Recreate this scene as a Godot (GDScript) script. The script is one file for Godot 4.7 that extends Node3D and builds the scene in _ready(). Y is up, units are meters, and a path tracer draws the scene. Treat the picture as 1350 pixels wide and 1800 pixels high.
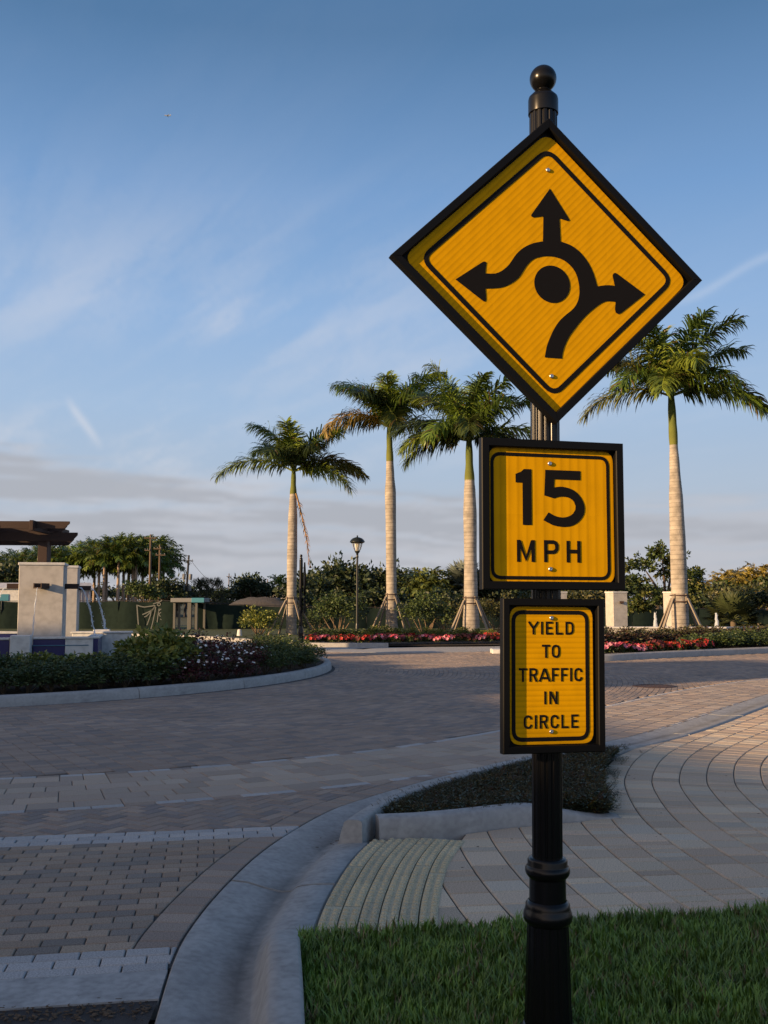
extends Node3D
# A roundabout sign on a fluted post, in the evening shade of an unseen building placed behind the viewer. x right, y up, metres; "d" is the distance ahead (z = -d).

var rng := RandomNumberGenerator.new()
var used := {}
var M := {}


class G:
	var v := PackedVector3Array()
	var n := PackedVector3Array()
	var c := PackedColorArray()
	var u := PackedVector2Array()
	var i := PackedInt32Array()
	var col := Color.WHITE

	func tri(a: Vector3, b: Vector3, d: Vector3) -> void:
		var k := v.size()
		var m := (b - a).cross(d - a).normalized()
		v.append(a); v.append(b); v.append(d)
		for j in 3:
			n.append(m)
			c.append(col)
		u.append(Vector2(0, 0)); u.append(Vector2(1, 0)); u.append(Vector2(1, 1))
		i.append(k); i.append(k + 2); i.append(k + 1)

	func quad(a: Vector3, b: Vector3, d: Vector3, e: Vector3) -> void:
		var k := v.size()
		var m := (d - a).cross(e - b).normalized()
		v.append(a); v.append(b); v.append(d); v.append(e)
		for j in 4:
			n.append(m)
			c.append(col)
		u.append(Vector2(0, 0)); u.append(Vector2(1, 0)); u.append(Vector2(1, 1)); u.append(Vector2(0, 1))
		i.append(k); i.append(k + 2); i.append(k + 1)
		i.append(k); i.append(k + 3); i.append(k + 2)

	func vert(p: Vector3, m: Vector3) -> int:
		v.append(p)
		n.append(m)
		c.append(col)
		u.append(Vector2(p.x, p.y))
		return v.size() - 1

	func face(a: int, b: int, d: int) -> void:
		i.append(a); i.append(d); i.append(b)

	# a box with bevelled edges; t places its middle
	func box(t: Transform3D, s: Vector3, bevel := 0.0) -> void:
		var h := s * 0.5
		var b := minf(bevel, minf(h.x, minf(h.y, h.z)) * 0.9)
		for axis in 3:
			for sg: float in [-1.0, 1.0]:
				var p := []
				for q in [[-1, -1], [1, -1], [1, 1], [-1, 1]]:
					var w := Vector3()
					w[axis] = sg * h[axis]
					w[(axis + 1) % 3] = q[0] * (h[(axis + 1) % 3] - b)
					w[(axis + 2) % 3] = q[1] * (h[(axis + 2) % 3] - b)
					p.append(t * w)
				if sg > 0:
					quad(p[0], p[1], p[2], p[3])
				else:
					quad(p[3], p[2], p[1], p[0])
		if b <= 0.0:
			return
		for axis in 3:
			var a1 := (axis + 1) % 3
			var a2 := (axis + 2) % 3
			for s1: float in [-1.0, 1.0]:
				for s2: float in [-1.0, 1.0]:
					var w := [Vector3(), Vector3(), Vector3(), Vector3()]
					for k in 4:
						w[k][axis] = (h[axis] - b) * (1.0 if k == 1 or k == 2 else -1.0)
						w[k][a1] = s1 * (h[a1] - (b if k > 1 else 0.0))
						w[k][a2] = s2 * (h[a2] - (0.0 if k > 1 else b))
					if s1 * s2 > 0:
						quad(t * w[3], t * w[2], t * w[1], t * w[0])
					else:
						quad(t * w[0], t * w[1], t * w[2], t * w[3])
		for sx: float in [-1.0, 1.0]:
			for sy: float in [-1.0, 1.0]:
				for sz: float in [-1.0, 1.0]:
					var a := t * Vector3(sx * h.x, sy * (h.y - b), sz * (h.z - b))
					var d := t * Vector3(sx * (h.x - b), sy * h.y, sz * (h.z - b))
					var e := t * Vector3(sx * (h.x - b), sy * (h.y - b), sz * h.z)
					if sx * sy * sz > 0:
						tri(a, d, e)
					else:
						tri(a, e, d)

	func bx(at: Vector3, s: Vector3, bevel := 0.0) -> void:
		box(Transform3D(Basis(), at), s, bevel)

	func bar(a: Vector3, b: Vector3, w: float, h: float, bevel := 0.0) -> void:
		var z := (b - a).normalized()
		var x := (Vector3.UP if absf(z.y) < 0.9 else Vector3.RIGHT).cross(z).normalized()
		box(Transform3D(Basis(x, z.cross(x), z), (a + b) * 0.5), Vector3(w, h, a.distance_to(b)), bevel)

	# a round tube through points, one radius per point
	func tube(p: Array, r: Array, sides := 8, caps := true) -> void:
		var x := Vector3.RIGHT
		var first := v.size()
		for k in p.size():
			var z: Vector3 = (p[mini(k + 1, p.size() - 1)] - p[maxi(k - 1, 0)]).normalized()
			if k == 0 and absf(z.dot(x)) > 0.9:
				x = Vector3.BACK
			x = (x - z * x.dot(z)).normalized()
			var y := z.cross(x)
			for s in sides:
				var a := TAU * s / sides
				var m := x * cos(a) + y * sin(a)
				vert(p[k] + m * r[k], m)
		for k in p.size() - 1:
			for s in sides:
				var a := first + k * sides + s
				var b := first + k * sides + (s + 1) % sides
				face(a, b, b + sides)
				face(a, b + sides, a + sides)
		if caps:
			for e in [0, p.size() - 1]:
				var z: Vector3 = (p[e] - p[1 if e == 0 else p.size() - 2]).normalized()
				var mid := vert(p[e], z)
				var ring := []
				for s in sides:
					ring.append(vert(v[first + e * sides + s], z))
				for s in sides:
					if e == 0:
						face(mid, ring[(s + 1) % sides], ring[s])
					else:
						face(mid, ring[s], ring[(s + 1) % sides])

	# a turned shape: profile of (radius, height) round the y axis at "at"; flutes > 0 grooves it where deep[k] says
	func lathe(pr: Array, sides: int, at := Vector3.ZERO, flutes := 0, depth := 0.0, cols := []) -> void:
		var first := v.size()
		for k in pr.size():
			var t: Vector2 = pr[mini(k + 1, pr.size() - 1)] - pr[maxi(k - 1, 0)]
			var out := Vector2(t.y, -t.x).normalized()
			if cols.size():
				col = cols[k]
			for s in sides + 1:
				var a := TAU * s / sides
				var g := 0.0
				var dg := 0.0
				if flutes:
					g = depth * maxf(0.0, cos(a * flutes))
					dg = (depth * flutes * sin(a * flutes) / pr[k].x) if cos(a * flutes) > 0 else 0.0
				var rad := Vector3(cos(a), 0, sin(a))
				var tan_ := Vector3(-sin(a), 0, cos(a))
				var m := (rad * out.x + Vector3.UP * out.y - tan_ * dg * out.x).normalized()
				vert(at + rad * (pr[k].x - g) + Vector3.UP * pr[k].y, m)
		for k in pr.size() - 1:
			for s in sides:
				var a := first + k * (sides + 1) + s
				face(a, a + sides + 1, a + sides + 2)
				face(a, a + sides + 2, a + 1)

	# one folded leaf: from base along dir, w wide, bending by droop
	func leaf(base: Vector3, dir: Vector3, side: Vector3, l: float, w: float, fold := 0.25) -> void:
		var up := side.cross(dir).normalized()
		var mid := base + dir * l * 0.5
		var k := v.size()
		v.append(base); v.append(mid + side * w * 0.5 + up * w * fold); v.append(base + dir * l - up * l * 0.12); v.append(mid - side * w * 0.5 + up * w * fold)
		for j in 4:
			n.append(up)
			c.append(col)
			u.append(Vector2(j / 2, j % 2))
		i.append(k); i.append(k + 2); i.append(k + 1)
		i.append(k); i.append(k + 3); i.append(k + 2)

	# a prism standing on a flat outline (x, d), with chamfered top
	func slab(p: PackedVector2Array, y0: float, y1: float, ch := 0.0, tilt := Vector2.ZERO) -> void:
		var m := p.size()
		if m < 3:
			return
		var area := 0.0
		var mid := Vector2.ZERO
		for k in m:
			area += p[k].cross(p[(k + 1) % m])
			mid += p[k] / m
		if area < 0:
			p.reverse()
		var top := []
		var rim := []
		for k in m:
			var e0 := (p[k] - p[(k + m - 1) % m]).normalized()
			var e1 := (p[(k + 1) % m] - p[k]).normalized()
			var inw := Vector2(-e0.y, e0.x) + Vector2(-e1.y, e1.x)
			var q := p[k] + (inw / maxf(0.35, inw.length_squared() * 0.5)) * ch
			var dy := tilt.dot(p[k] - mid)
			top.append(Vector3(q.x, y1 + dy, -q.y))
			rim.append(Vector3(p[k].x, y1 - ch + dy, -p[k].y))
		for k in m:
			var l := (k + 1) % m
			if ch > 0:
				quad(rim[k], rim[l], top[l], top[k])
			quad(Vector3(p[k].x, y0, -p[k].y), Vector3(p[l].x, y0, -p[l].y), rim[l], rim[k])
		for k in range(1, m - 1):
			tri(top[0], top[k], top[k + 1])

	func add(o: G, t: Transform3D) -> void:
		var k := v.size()
		for j in o.v.size():
			v.append(t * o.v[j])
			n.append((t.basis * o.n[j]).normalized())
		c.append_array(o.c)
		u.append_array(o.u)
		for j in o.i:
			i.append(j + k)

	func mesh() -> ArrayMesh:
		var a := []
		a.resize(Mesh.ARRAY_MAX)
		a[Mesh.ARRAY_VERTEX] = v
		a[Mesh.ARRAY_NORMAL] = n
		a[Mesh.ARRAY_COLOR] = c
		a[Mesh.ARRAY_TEX_UV] = u
		a[Mesh.ARRAY_INDEX] = i
		var m := ArrayMesh.new()
		m.add_surface_from_arrays(Mesh.PRIMITIVE_TRIANGLES, a)
		return m


# ---------------------------------------------------------------- naming
func numbered(called: String) -> String:
	var k: int = used.get(called, 0)
	used[called] = k + 1
	return called if k == 0 else "%s_%03d" % [called, k]


func tag(o: Node3D, label: String, category: String, group := "") -> Node3D:
	o.set_meta("label", label)
	o.set_meta("category", category)
	if group:
		o.set_meta("group", group)
	return o


func thing(called: String, label: String, category: String, at := Vector3.ZERO, group := "", turn := 0.0) -> Node3D:
	var o := Node3D.new()
	o.name = numbered(called)
	add_child(o)
	o.position = at
	o.rotation.y = turn
	return tag(o, label, category, group)


func part(parent: Node3D, called: String, g: Variant, m: Material) -> MeshInstance3D:
	var o := MeshInstance3D.new()
	o.name = called
	o.mesh = g.mesh() if g is G else g
	o.material_override = m
	parent.add_child(o, true)
	return o


func solo(called: String, g: Variant, m: Material, label: String, category: String, group := "", at := Vector3.ZERO) -> MeshInstance3D:
	var o := MeshInstance3D.new()
	o.name = numbered(called)
	o.mesh = g.mesh() if g is G else g
	o.material_override = m
	add_child(o)
	o.position = at
	tag(o, label, category, group)
	return o


func struct(called: String, g: Variant = null, m: Material = null) -> Node3D:
	var o: Node3D = MeshInstance3D.new() if g != null else Node3D.new()
	o.name = numbered(called)
	if g != null:
		o.mesh = g.mesh() if g is G else g
		o.material_override = m
	add_child(o)
	o.set_meta("kind", "structure")
	return o


func dup(o: Node3D, at: Vector3, turn: float, s: float, label := "", group := "") -> Node3D:
	var r: Node3D = o.duplicate()
	r.name = numbered(String(o.name).rstrip("0123456789").trim_suffix("_"))
	add_child(r)
	r.position = at
	r.rotation.y = turn
	r.scale = Vector3.ONE * s
	if label:
		r.set_meta("label", label)
	if group:
		r.set_meta("group", group)
	return r


# ---------------------------------------------------------------- curves on the ground, as (x, d)
func V(p: Vector2, y := 0.0) -> Vector3:
	return Vector3(p.x, y, -p.y)


func pv(a: Array) -> PackedVector2Array:
	var r := PackedVector2Array()
	for k in range(0, a.size(), 2):
		r.append(Vector2(a[k], a[k + 1]))
	return r


func smooth(p: PackedVector2Array, step: float, closed := false) -> PackedVector2Array:
	var r := PackedVector2Array()
	var m := p.size()
	for k in (m if closed else m - 1):
		var a := p[(k + m - 1) % m] if closed else p[maxi(k - 1, 0)]
		var b := p[k]
		var c := p[(k + 1) % m]
		var d := p[(k + 2) % m] if closed else p[mini(k + 2, m - 1)]
		var parts := maxi(1, int(round(b.distance_to(c) / step)))
		for s in parts:
			r.append(b.cubic_interpolate(c, a, d, float(s) / parts))
	if not closed:
		r.append(p[m - 1])
	return r


func even(p: PackedVector2Array, step: float) -> PackedVector2Array:
	var r := PackedVector2Array([p[0]])
	var left := step
	for k in p.size() - 1:
		var a := p[k]
		var l := a.distance_to(p[k + 1])
		while l >= left:
			a = a.move_toward(p[k + 1], left)
			l -= left
			left = step
			r.append(a)
		left -= l
	return r


func right_of(p: PackedVector2Array, k: int) -> Vector2:
	var t := (p[mini(k + 1, p.size() - 1)] - p[maxi(k - 1, 0)]).normalized()
	return Vector2(t.y, -t.x)


func shifted(p: PackedVector2Array, off: float) -> PackedVector2Array:
	var r := PackedVector2Array()
	for k in p.size():
		r.append(p[k] + right_of(p, k) * off)
	return r


func x_at(p: PackedVector2Array, d: float) -> float:
	for k in p.size() - 1:
		if (p[k].y <= d and p[k + 1].y > d):
			return lerpf(p[k].x, p[k + 1].x, (d - p[k].y) / (p[k + 1].y - p[k].y))
	return 1e9


var stained := false
var stain := FastNoiseLite.new()


# sweeps a profile of (offset to the right, height) along stations a..b of a curve
func loft(g: G, p: PackedVector2Array, a: int, b: int, profile: Callable, ends := true) -> void:
	var rows := []
	var shade := []
	for k in range(a, b + 1):
		var nrm := right_of(p, k)
		var row := []
		for q: Vector2 in profile.call(p[k].y):
			row.append(V(p[k] + nrm * q.x, q.y))
			shade.append(q)
		rows.append(row)
	var w: int = rows[0].size()
	var first := g.v.size()
	for k in rows.size():
		for j in w:
			var t: Vector3 = rows[mini(k + 1, rows.size() - 1)][j] - rows[maxi(k - 1, 0)][j]
			var s: Vector3 = rows[k][mini(j + 1, w - 1)] - rows[k][maxi(j - 1, 0)]
			g.col = Color.WHITE
			if stained:
				# water has left the channel of the gutter dirty
				var q: Vector2 = shade[k * w + j]
				var at: Vector3 = rows[k][j]
				var dirt := exp(-pow((q.x - 0.29) / 0.085, 2.0)) * (0.40 + 0.35 * stain.get_noise_2d(at.x * 9.0, at.z * 3.0)) if q.y < 0.02 else 0.0
				var v := 1.0 - dirt + 0.10 * stain.get_noise_2d(at.x * 4.0 + 50.0, at.z * 4.0)
				g.col = Color(v, v * 0.99, v * 0.97)
			g.vert(rows[k][j], s.cross(t).normalized())
	g.col = Color.WHITE
	for k in rows.size() - 1:
		for j in w - 1:
			var o := first + k * w + j
			g.face(o, o + 1, o + w + 1)
			g.face(o, o + w + 1, o + w)
	if ends:
		for e in [0, rows.size() - 1]:
			for j in w - 1:
				var p0: Vector3 = rows[e][j]
				var p1: Vector3 = rows[e][j + 1]
				var q0 := Vector3(p0.x, -0.1, p0.z)
				var q1 := Vector3(p1.x, -0.1, p1.z)
				if e == 0:
					g.quad(q0, q1, p1, p0)
				else:
					g.quad(q1, q0, p0, p1)


func sheet(outline: PackedVector2Array, y: float) -> G:
	var g := G.new()
	for p in Geometry2D.offset_polygon(outline, 0.003):
		if Geometry2D.is_polygon_clockwise(p) and p.size() < 3:
			continue
		var t := Geometry2D.triangulate_polygon(p)
		var first := g.v.size()
		for q in p:
			g.vert(V(q, y), Vector3.UP)
		for k in range(0, t.size(), 3):
			var a := p[t[k]]
			var flip := (p[t[k + 1]] - a).cross(p[t[k + 2]] - a) < 0
			g.face(first + t[k], first + (t[k + 2] if flip else t[k + 1]), first + (t[k + 1] if flip else t[k + 2]))
	return g


# ---------------------------------------------------------------- materials
func lin(r: float, g: float, b: float) -> Color:
	return Color(r, g, b).linear_to_srgb()


func noise_tex(freq: float, lo: float, hi: float, octaves := 4, size := 512, kind := FastNoiseLite.TYPE_SIMPLEX_SMOOTH, sd := 1) -> ImageTexture:
	var f := FastNoiseLite.new()
	f.noise_type = kind
	f.frequency = freq
	f.fractal_octaves = octaves
	f.seed = sd
	var im := f.get_seamless_image(size, size, false, false, 0.15)
	im.convert(Image.FORMAT_L8)
	var data := im.get_data()
	var out := PackedByteArray()
	out.resize(data.size())
	for k in data.size():
		out[k] = clampi(int(255.0 * lerpf(lo, hi, data[k] / 255.0)), 0, 255)
	return ImageTexture.create_from_image(Image.create_from_data(size, size, false, Image.FORMAT_L8, out))


func mat(col: Color, rough: float, vc := false, tex: Texture2D = null, tile := 1.0, bump: Texture2D = null, bump_cm := 0.0, metal := 0.0) -> StandardMaterial3D:
	var m := StandardMaterial3D.new()
	m.albedo_color = col
	m.roughness = rough
	m.metallic = metal
	m.vertex_color_use_as_albedo = vc
	if tex:
		m.albedo_texture = tex
	if bump:
		m.heightmap_enabled = true
		m.heightmap_texture = bump
		m.heightmap_scale = bump_cm
	if tex or bump:
		m.uv1_triplanar = true
		m.uv1_world_triplanar = true
		m.uv1_scale = Vector3.ONE / tile
	return m


func leafy(glow := 0.4, rough := 0.55) -> StandardMaterial3D:
	var m := mat(Color.WHITE, rough, true)
	m.backlight_enabled = true
	m.backlight = Color(glow, glow, glow * 0.6)
	return m


func make_materials() -> void:
	var fine := noise_tex(0.06, 0.72, 1.14, 5, 512)
	var blotch := noise_tex(0.012, 0.88, 1.06, 5, 512, FastNoiseLite.TYPE_SIMPLEX_SMOOTH, 5)
	var grit := noise_tex(0.22, 0.0, 1.0, 3, 512, FastNoiseLite.TYPE_SIMPLEX_SMOOTH, 9)
	var rough := noise_tex(0.05, 0.0, 1.0, 5, 512, FastNoiseLite.TYPE_SIMPLEX_SMOOTH, 11)
	M.paver = mat(Color.WHITE, 0.9, true, fine, 0.35, grit, 0.12)
	M.road_bed = mat(lin(0.075, 0.072, 0.07), 0.95, false, fine, 0.8, grit, 0.2)
	M.concrete = mat(lin(0.44, 0.44, 0.43), 0.88, true, blotch, 1.3, grit, 0.14)
	M.concrete.detail_enabled = true
	M.concrete.detail_blend_mode = BaseMaterial3D.BLEND_MODE_MUL
	M.concrete.detail_albedo = noise_tex(0.09, 0.86, 1.06, 4, 256, FastNoiseLite.TYPE_SIMPLEX_SMOOTH, 21)
	M.concrete.detail_uv_layer = BaseMaterial3D.DETAIL_UV_1
	M.asphalt = mat(lin(0.055, 0.05, 0.048), 0.95, false, blotch, 0.9, grit, 0.5)
	M.soil = mat(lin(0.045, 0.034, 0.026), 1.0, false, fine, 0.6, rough, 2.0)
	M.turf = mat(lin(0.05, 0.075, 0.025), 1.0, false, blotch, 3.0, rough, 3.0)
	M.field = mat(lin(0.055, 0.065, 0.028), 1.0, false, blotch, 25.0, rough, 3.0)
	M.black = mat(lin(0.006, 0.006, 0.0065), 0.25, false, null, 1.0, rough, 0.012)
	M.frame = mat(lin(0.006, 0.006, 0.0062), 0.45, false, null, 1.0, grit, 0.01)
	M.ink = mat(lin(0.011, 0.010, 0.010), 0.6)
	M.ink.metallic_specular = 0.2
	M.frame.metallic_specular = 0.25
	M.black.metallic_specular = 0.4
	M.bolt = mat(lin(0.6, 0.6, 0.6), 0.3, false, null, 1.0, null, 0.0, 0.9)
	M.leaf = leafy()
	M.frond = leafy(0.25, 0.42)
	M.flower = leafy(0.5, 0.6)
	M.bark = mat(Color.WHITE, 0.9, true, fine, 0.7, rough, 0.5)
	M.trunk = mat(Color.WHITE, 0.9, true, noise_tex(0.02, 0.72, 1.14, 5, 256, FastNoiseLite.TYPE_SIMPLEX_SMOOTH, 33), 2.2, rough, 0.6)
	M.wood = mat(lin(0.31, 0.265, 0.21), 0.85, false, fine, 0.5)
	M.pergola = mat(lin(0.038, 0.017, 0.012), 0.7, false, fine, 0.6, grit, 0.1)
	M.stucco = mat(lin(0.53, 0.51, 0.475), 0.9, false, blotch, 1.6, grit, 0.2)
	M.white = mat(lin(0.7, 0.7, 0.68), 0.7, false, blotch, 1.2, grit, 0.05)
	M.tile = mat(lin(0.025, 0.025, 0.12), 0.25)
	M.water = mat(Color(0.86, 0.9, 0.95, 0.75), 0.2)
	M.water.transparency = BaseMaterial3D.TRANSPARENCY_ALPHA
	M.water.albedo_color.a = 0.55
	M.water.roughness = 0.3
	M.pool = mat(lin(0.08, 0.2, 0.3), 0.08)
	M.mesh = mat(lin(0.017, 0.029, 0.025), 0.85, false, blotch, 1.8)
	M.mesh.metallic_specular = 0.15
	M.paint = mat(lin(0.17, 0.18, 0.17), 0.8)
	M.steel = mat(lin(0.12, 0.12, 0.11), 0.6)
	M.lamp = mat(lin(0.014, 0.018, 0.016), 0.32)
	M.glass = mat(Color(1, 1, 0.97, 0.14), 0.05)
	M.glass.transparency = BaseMaterial3D.TRANSPARENCY_ALPHA
	M.milk = mat(lin(0.75, 0.68, 0.5), 0.35)
	M.pole = mat(lin(0.16, 0.115, 0.08), 0.9, false, fine, 0.8)
	M.pole_dark = mat(lin(0.03, 0.03, 0.035), 0.85)
	M.grey = mat(lin(0.22, 0.225, 0.23), 0.6)
	M.tin = mat(lin(0.62, 0.62, 0.62), 0.5, false, blotch, 2.0)
	M.pink = mat(lin(0.56, 0.42, 0.39), 0.8)
	M.turquoise = mat(lin(0.06, 0.25, 0.34), 0.6)
	M.tarp = mat(lin(0.105, 0.095, 0.085), 0.8, false, blotch, 1.8, rough, 4.0)
	M.cream = mat(lin(0.52, 0.46, 0.38), 0.85, false, blotch, 3.0)
	M.iron = mat(lin(0.075, 0.042, 0.032), 0.7, false, fine, 0.3, grit, 0.2)
	M.rust = mat(lin(0.07, 0.06, 0.05), 0.8)
	M.shop = mat(lin(0.03, 0.03, 0.032), 0.15)


# ---------------------------------------------------------------- sky
func make_sky() -> Sky:
	var w := 2048
	var h := 1024
	var cirrus := FastNoiseLite.new()
	cirrus.frequency = 0.55
	cirrus.fractal_octaves = 5
	cirrus.fractal_lacunarity = 2.1
	cirrus.domain_warp_enabled = true
	cirrus.domain_warp_amplitude = 0.9
	cirrus.domain_warp_frequency = 0.35
	cirrus.seed = 14
	var big := FastNoiseLite.new()
	big.frequency = 0.22
	big.fractal_octaves = 2
	big.seed = 3
	var low := FastNoiseLite.new()
	low.frequency = 1.0
	low.fractal_octaves = 5
	low.seed = 31
	var ramp := Gradient.new()   # height over the horizon in degrees / 90
	ramp.interpolation_mode = Gradient.GRADIENT_INTERPOLATE_LINEAR
	ramp.offsets = PackedFloat32Array([0.0, 0.03, 0.07, 0.12, 0.18, 0.25, 0.34, 0.5, 1.0])
	var cs := [[0.44, 0.46, 0.50], [0.43, 0.47, 0.54], [0.40, 0.49, 0.61], [0.345, 0.48, 0.67], [0.265, 0.42, 0.665], [0.170, 0.318, 0.57], [0.085, 0.188, 0.358], [0.060, 0.135, 0.285], [0.045, 0.10, 0.21]]
	var cols := PackedColorArray()
	for q in cs:
		cols.append(Color(q[0], q[1], q[2]))
	ramp.colors = cols
	var data := PackedFloat32Array()
	data.resize(w * h * 3)
	var base := Color(0.2, 0.2, 0.19)
	for y in h:
		var el := (0.5 - (y + 0.5) / h) * 180.0
		var clear := ramp.sample(clampf(el / 90.0, 0.0, 1.0))
		var s := sin(deg_to_rad(el))
		var ce := cos(deg_to_rad(el))
		for x in w:
			var c := base
			if el > -1.0:
				var az := (x + 0.5) / w * TAU      # 0 straight ahead, growing to the right
				if az > PI:
					az -= TAU
				var deg := rad_to_deg(az)
				c = clear
				# strong glow towards the sun, out of view behind left, added to lift shade
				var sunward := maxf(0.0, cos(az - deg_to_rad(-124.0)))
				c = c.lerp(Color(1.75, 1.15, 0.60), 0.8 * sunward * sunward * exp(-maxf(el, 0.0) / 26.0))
				var dx := sin(az) * ce
				var dz := cos(az) * ce
				var k := 1.0 / (s + 0.10)
				var px := dx * k
				var pz := dz * k
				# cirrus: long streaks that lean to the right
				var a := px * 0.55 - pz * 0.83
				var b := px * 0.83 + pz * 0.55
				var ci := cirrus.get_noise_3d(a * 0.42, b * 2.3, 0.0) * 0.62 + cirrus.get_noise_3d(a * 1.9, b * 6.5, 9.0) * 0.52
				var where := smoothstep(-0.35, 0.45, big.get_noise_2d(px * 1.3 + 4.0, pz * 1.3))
				var left := smoothstep(24.0, -22.0, deg) if absf(deg) < 60.0 else (0.95 if deg < 0.0 else lerpf(0.05, 0.95, smoothstep(60.0, 150.0, deg)))  # out of view the cirrus is thickened, also to lift the shade
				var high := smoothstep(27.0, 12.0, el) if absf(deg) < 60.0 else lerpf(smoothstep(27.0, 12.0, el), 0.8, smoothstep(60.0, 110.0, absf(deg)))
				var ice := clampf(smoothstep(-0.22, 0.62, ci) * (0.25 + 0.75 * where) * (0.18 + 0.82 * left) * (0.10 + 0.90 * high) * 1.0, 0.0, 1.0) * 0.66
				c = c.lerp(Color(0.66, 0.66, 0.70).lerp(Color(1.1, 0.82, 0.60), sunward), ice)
				# low banks of grey stratus
				var wob := low.get_noise_2d(deg * 0.028, 3.0)
				var lw := low.get_noise_2d(deg * 0.05 + 7.0, el * 1.05 + deg * 0.035 + wob * 1.5)
				var lf := low.get_noise_2d(deg * 0.11, el * 2.6 + deg * 0.05)
				var top := 7.9 - (deg + 20.0) * 0.085 + wob * 1.2 if absf(deg) < 60.0 else 6.5 + wob * 2.0
				var bank := smoothstep(top + 0.7, top - 0.5, el + lf * 0.9)
				var dark := smoothstep(-0.30, 0.34, lw + lf * 0.35) * (1.0 - 0.45 * smoothstep(4.0, 18.0, deg))
				dark = clampf(dark + 0.55 * exp(-pow((el - top + 1.3 + lf * 0.5) / 0.8, 2.0)), 0.0, 1.0)
				var shade := Color(0.54, 0.53, 0.56).lerp(Color(0.40, 0.415, 0.46), dark)
				var thick := bank * (0.46 + 0.42 * dark) * smoothstep(-0.5, 0.3, lw + 0.25)
				c = c.lerp(shade, clampf(thick, 0.0, 0.92))
				# a vapour trail on the right and a short one on the left
				if deg > 14.0 and deg < 26.0 and el > 14.0 and el < 21.0:
					var mid := 16.35 + (deg - 17.2) * 0.40 + sin(deg * 1.3) * 0.1
					var t := exp(-pow((el - mid) / 0.22, 2.0)) * smoothstep(15.0, 18.6, deg)
					c = c.lerp(Color(0.66, 0.70, 0.78), t * 0.36 * (0.75 + 0.5 * ci))
				if deg > -18.5 and deg < -15.2 and el > 8.2 and el < 11.2:
					var mid2 := 10.6 - (deg + 17.6) * 1.25
					var t2 := exp(-pow((el - mid2) / 0.30, 2.0)) * smoothstep(-18.0, -17.3, deg) * smoothstep(-15.6, -16.6, deg)
					c = c.lerp(Color(0.80, 0.76, 0.76), t2 * 0.38)
			var o := (y * w + x) * 3
			data[o] = c.r
			data[o + 1] = c.g
			data[o + 2] = c.b
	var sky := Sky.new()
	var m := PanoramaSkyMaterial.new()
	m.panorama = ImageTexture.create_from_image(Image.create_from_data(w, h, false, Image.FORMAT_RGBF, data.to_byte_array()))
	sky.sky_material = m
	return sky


func _ready() -> void:
	# ---- camera, sky, sun, exposure
	var cam := Camera3D.new()
	cam.name = "camera"
	add_child(cam)
	cam.position = Vector3(0, 1.6, 0)
	cam.rotation.x = atan(155.0 / 1760.0)
	cam.fov = rad_to_deg(2.0 * atan(900.0 / 1760.0))
	cam.near = 0.05
	cam.far = 9000.0
	cam.current = true
	var we := WorldEnvironment.new()
	we.name = "environment"
	var env := Environment.new()
	env.background_mode = Environment.BG_SKY
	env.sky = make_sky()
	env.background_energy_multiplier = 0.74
	env.tonemap_mode = Environment.TONE_MAPPER_LINEAR
	env.tonemap_exposure = 1.45
	env.sdfgi_enabled = true
	env.ssao_enabled = true
	env.ssil_enabled = true
	we.environment = env
	add_child(we)
	var sun := DirectionalLight3D.new()
	sun.name = "sun"
	add_child(sun)
	sun.light_energy = 1.6
	sun.light_color = Color(1.0, 0.83, 0.62)
	sun.light_angular_distance = 0.55
	sun.shadow_enabled = true
	sun.rotation = Vector3(deg_to_rad(-12.5), deg_to_rad(-60.0), 0)
	rng.seed = 7
	make_materials()
	build_ground()
	build_road()
	build_kerbs()
	build_sidewalk()
	build_sign()
	build_lawn()
	build_island()
	build_far_beds()
	build_palms()
	build_fence()
	build_background()
	build_sky_things()


# ---------------------------------------------------------------- ground, road, kerbs
var gut: PackedVector2Array      # road-side edge of the concrete gutter
var up: PackedVector2Array       # the far dashed line in the road paving
var ref: PackedVector2Array      # a joint line of the curved pavement
var isl: PackedVector2Array      # outer foot of the island kerb
const ROW := Vector2(-0.9857, -0.1683)   # rows of the crossing run this way (to the left)
const ACR := Vector2(-0.1683, 0.9857)    # and are counted this way (ahead)
const W0 := Vector2(-0.95, 4.81)
const HUB := Vector2(-10.59, 23.27)


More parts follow.
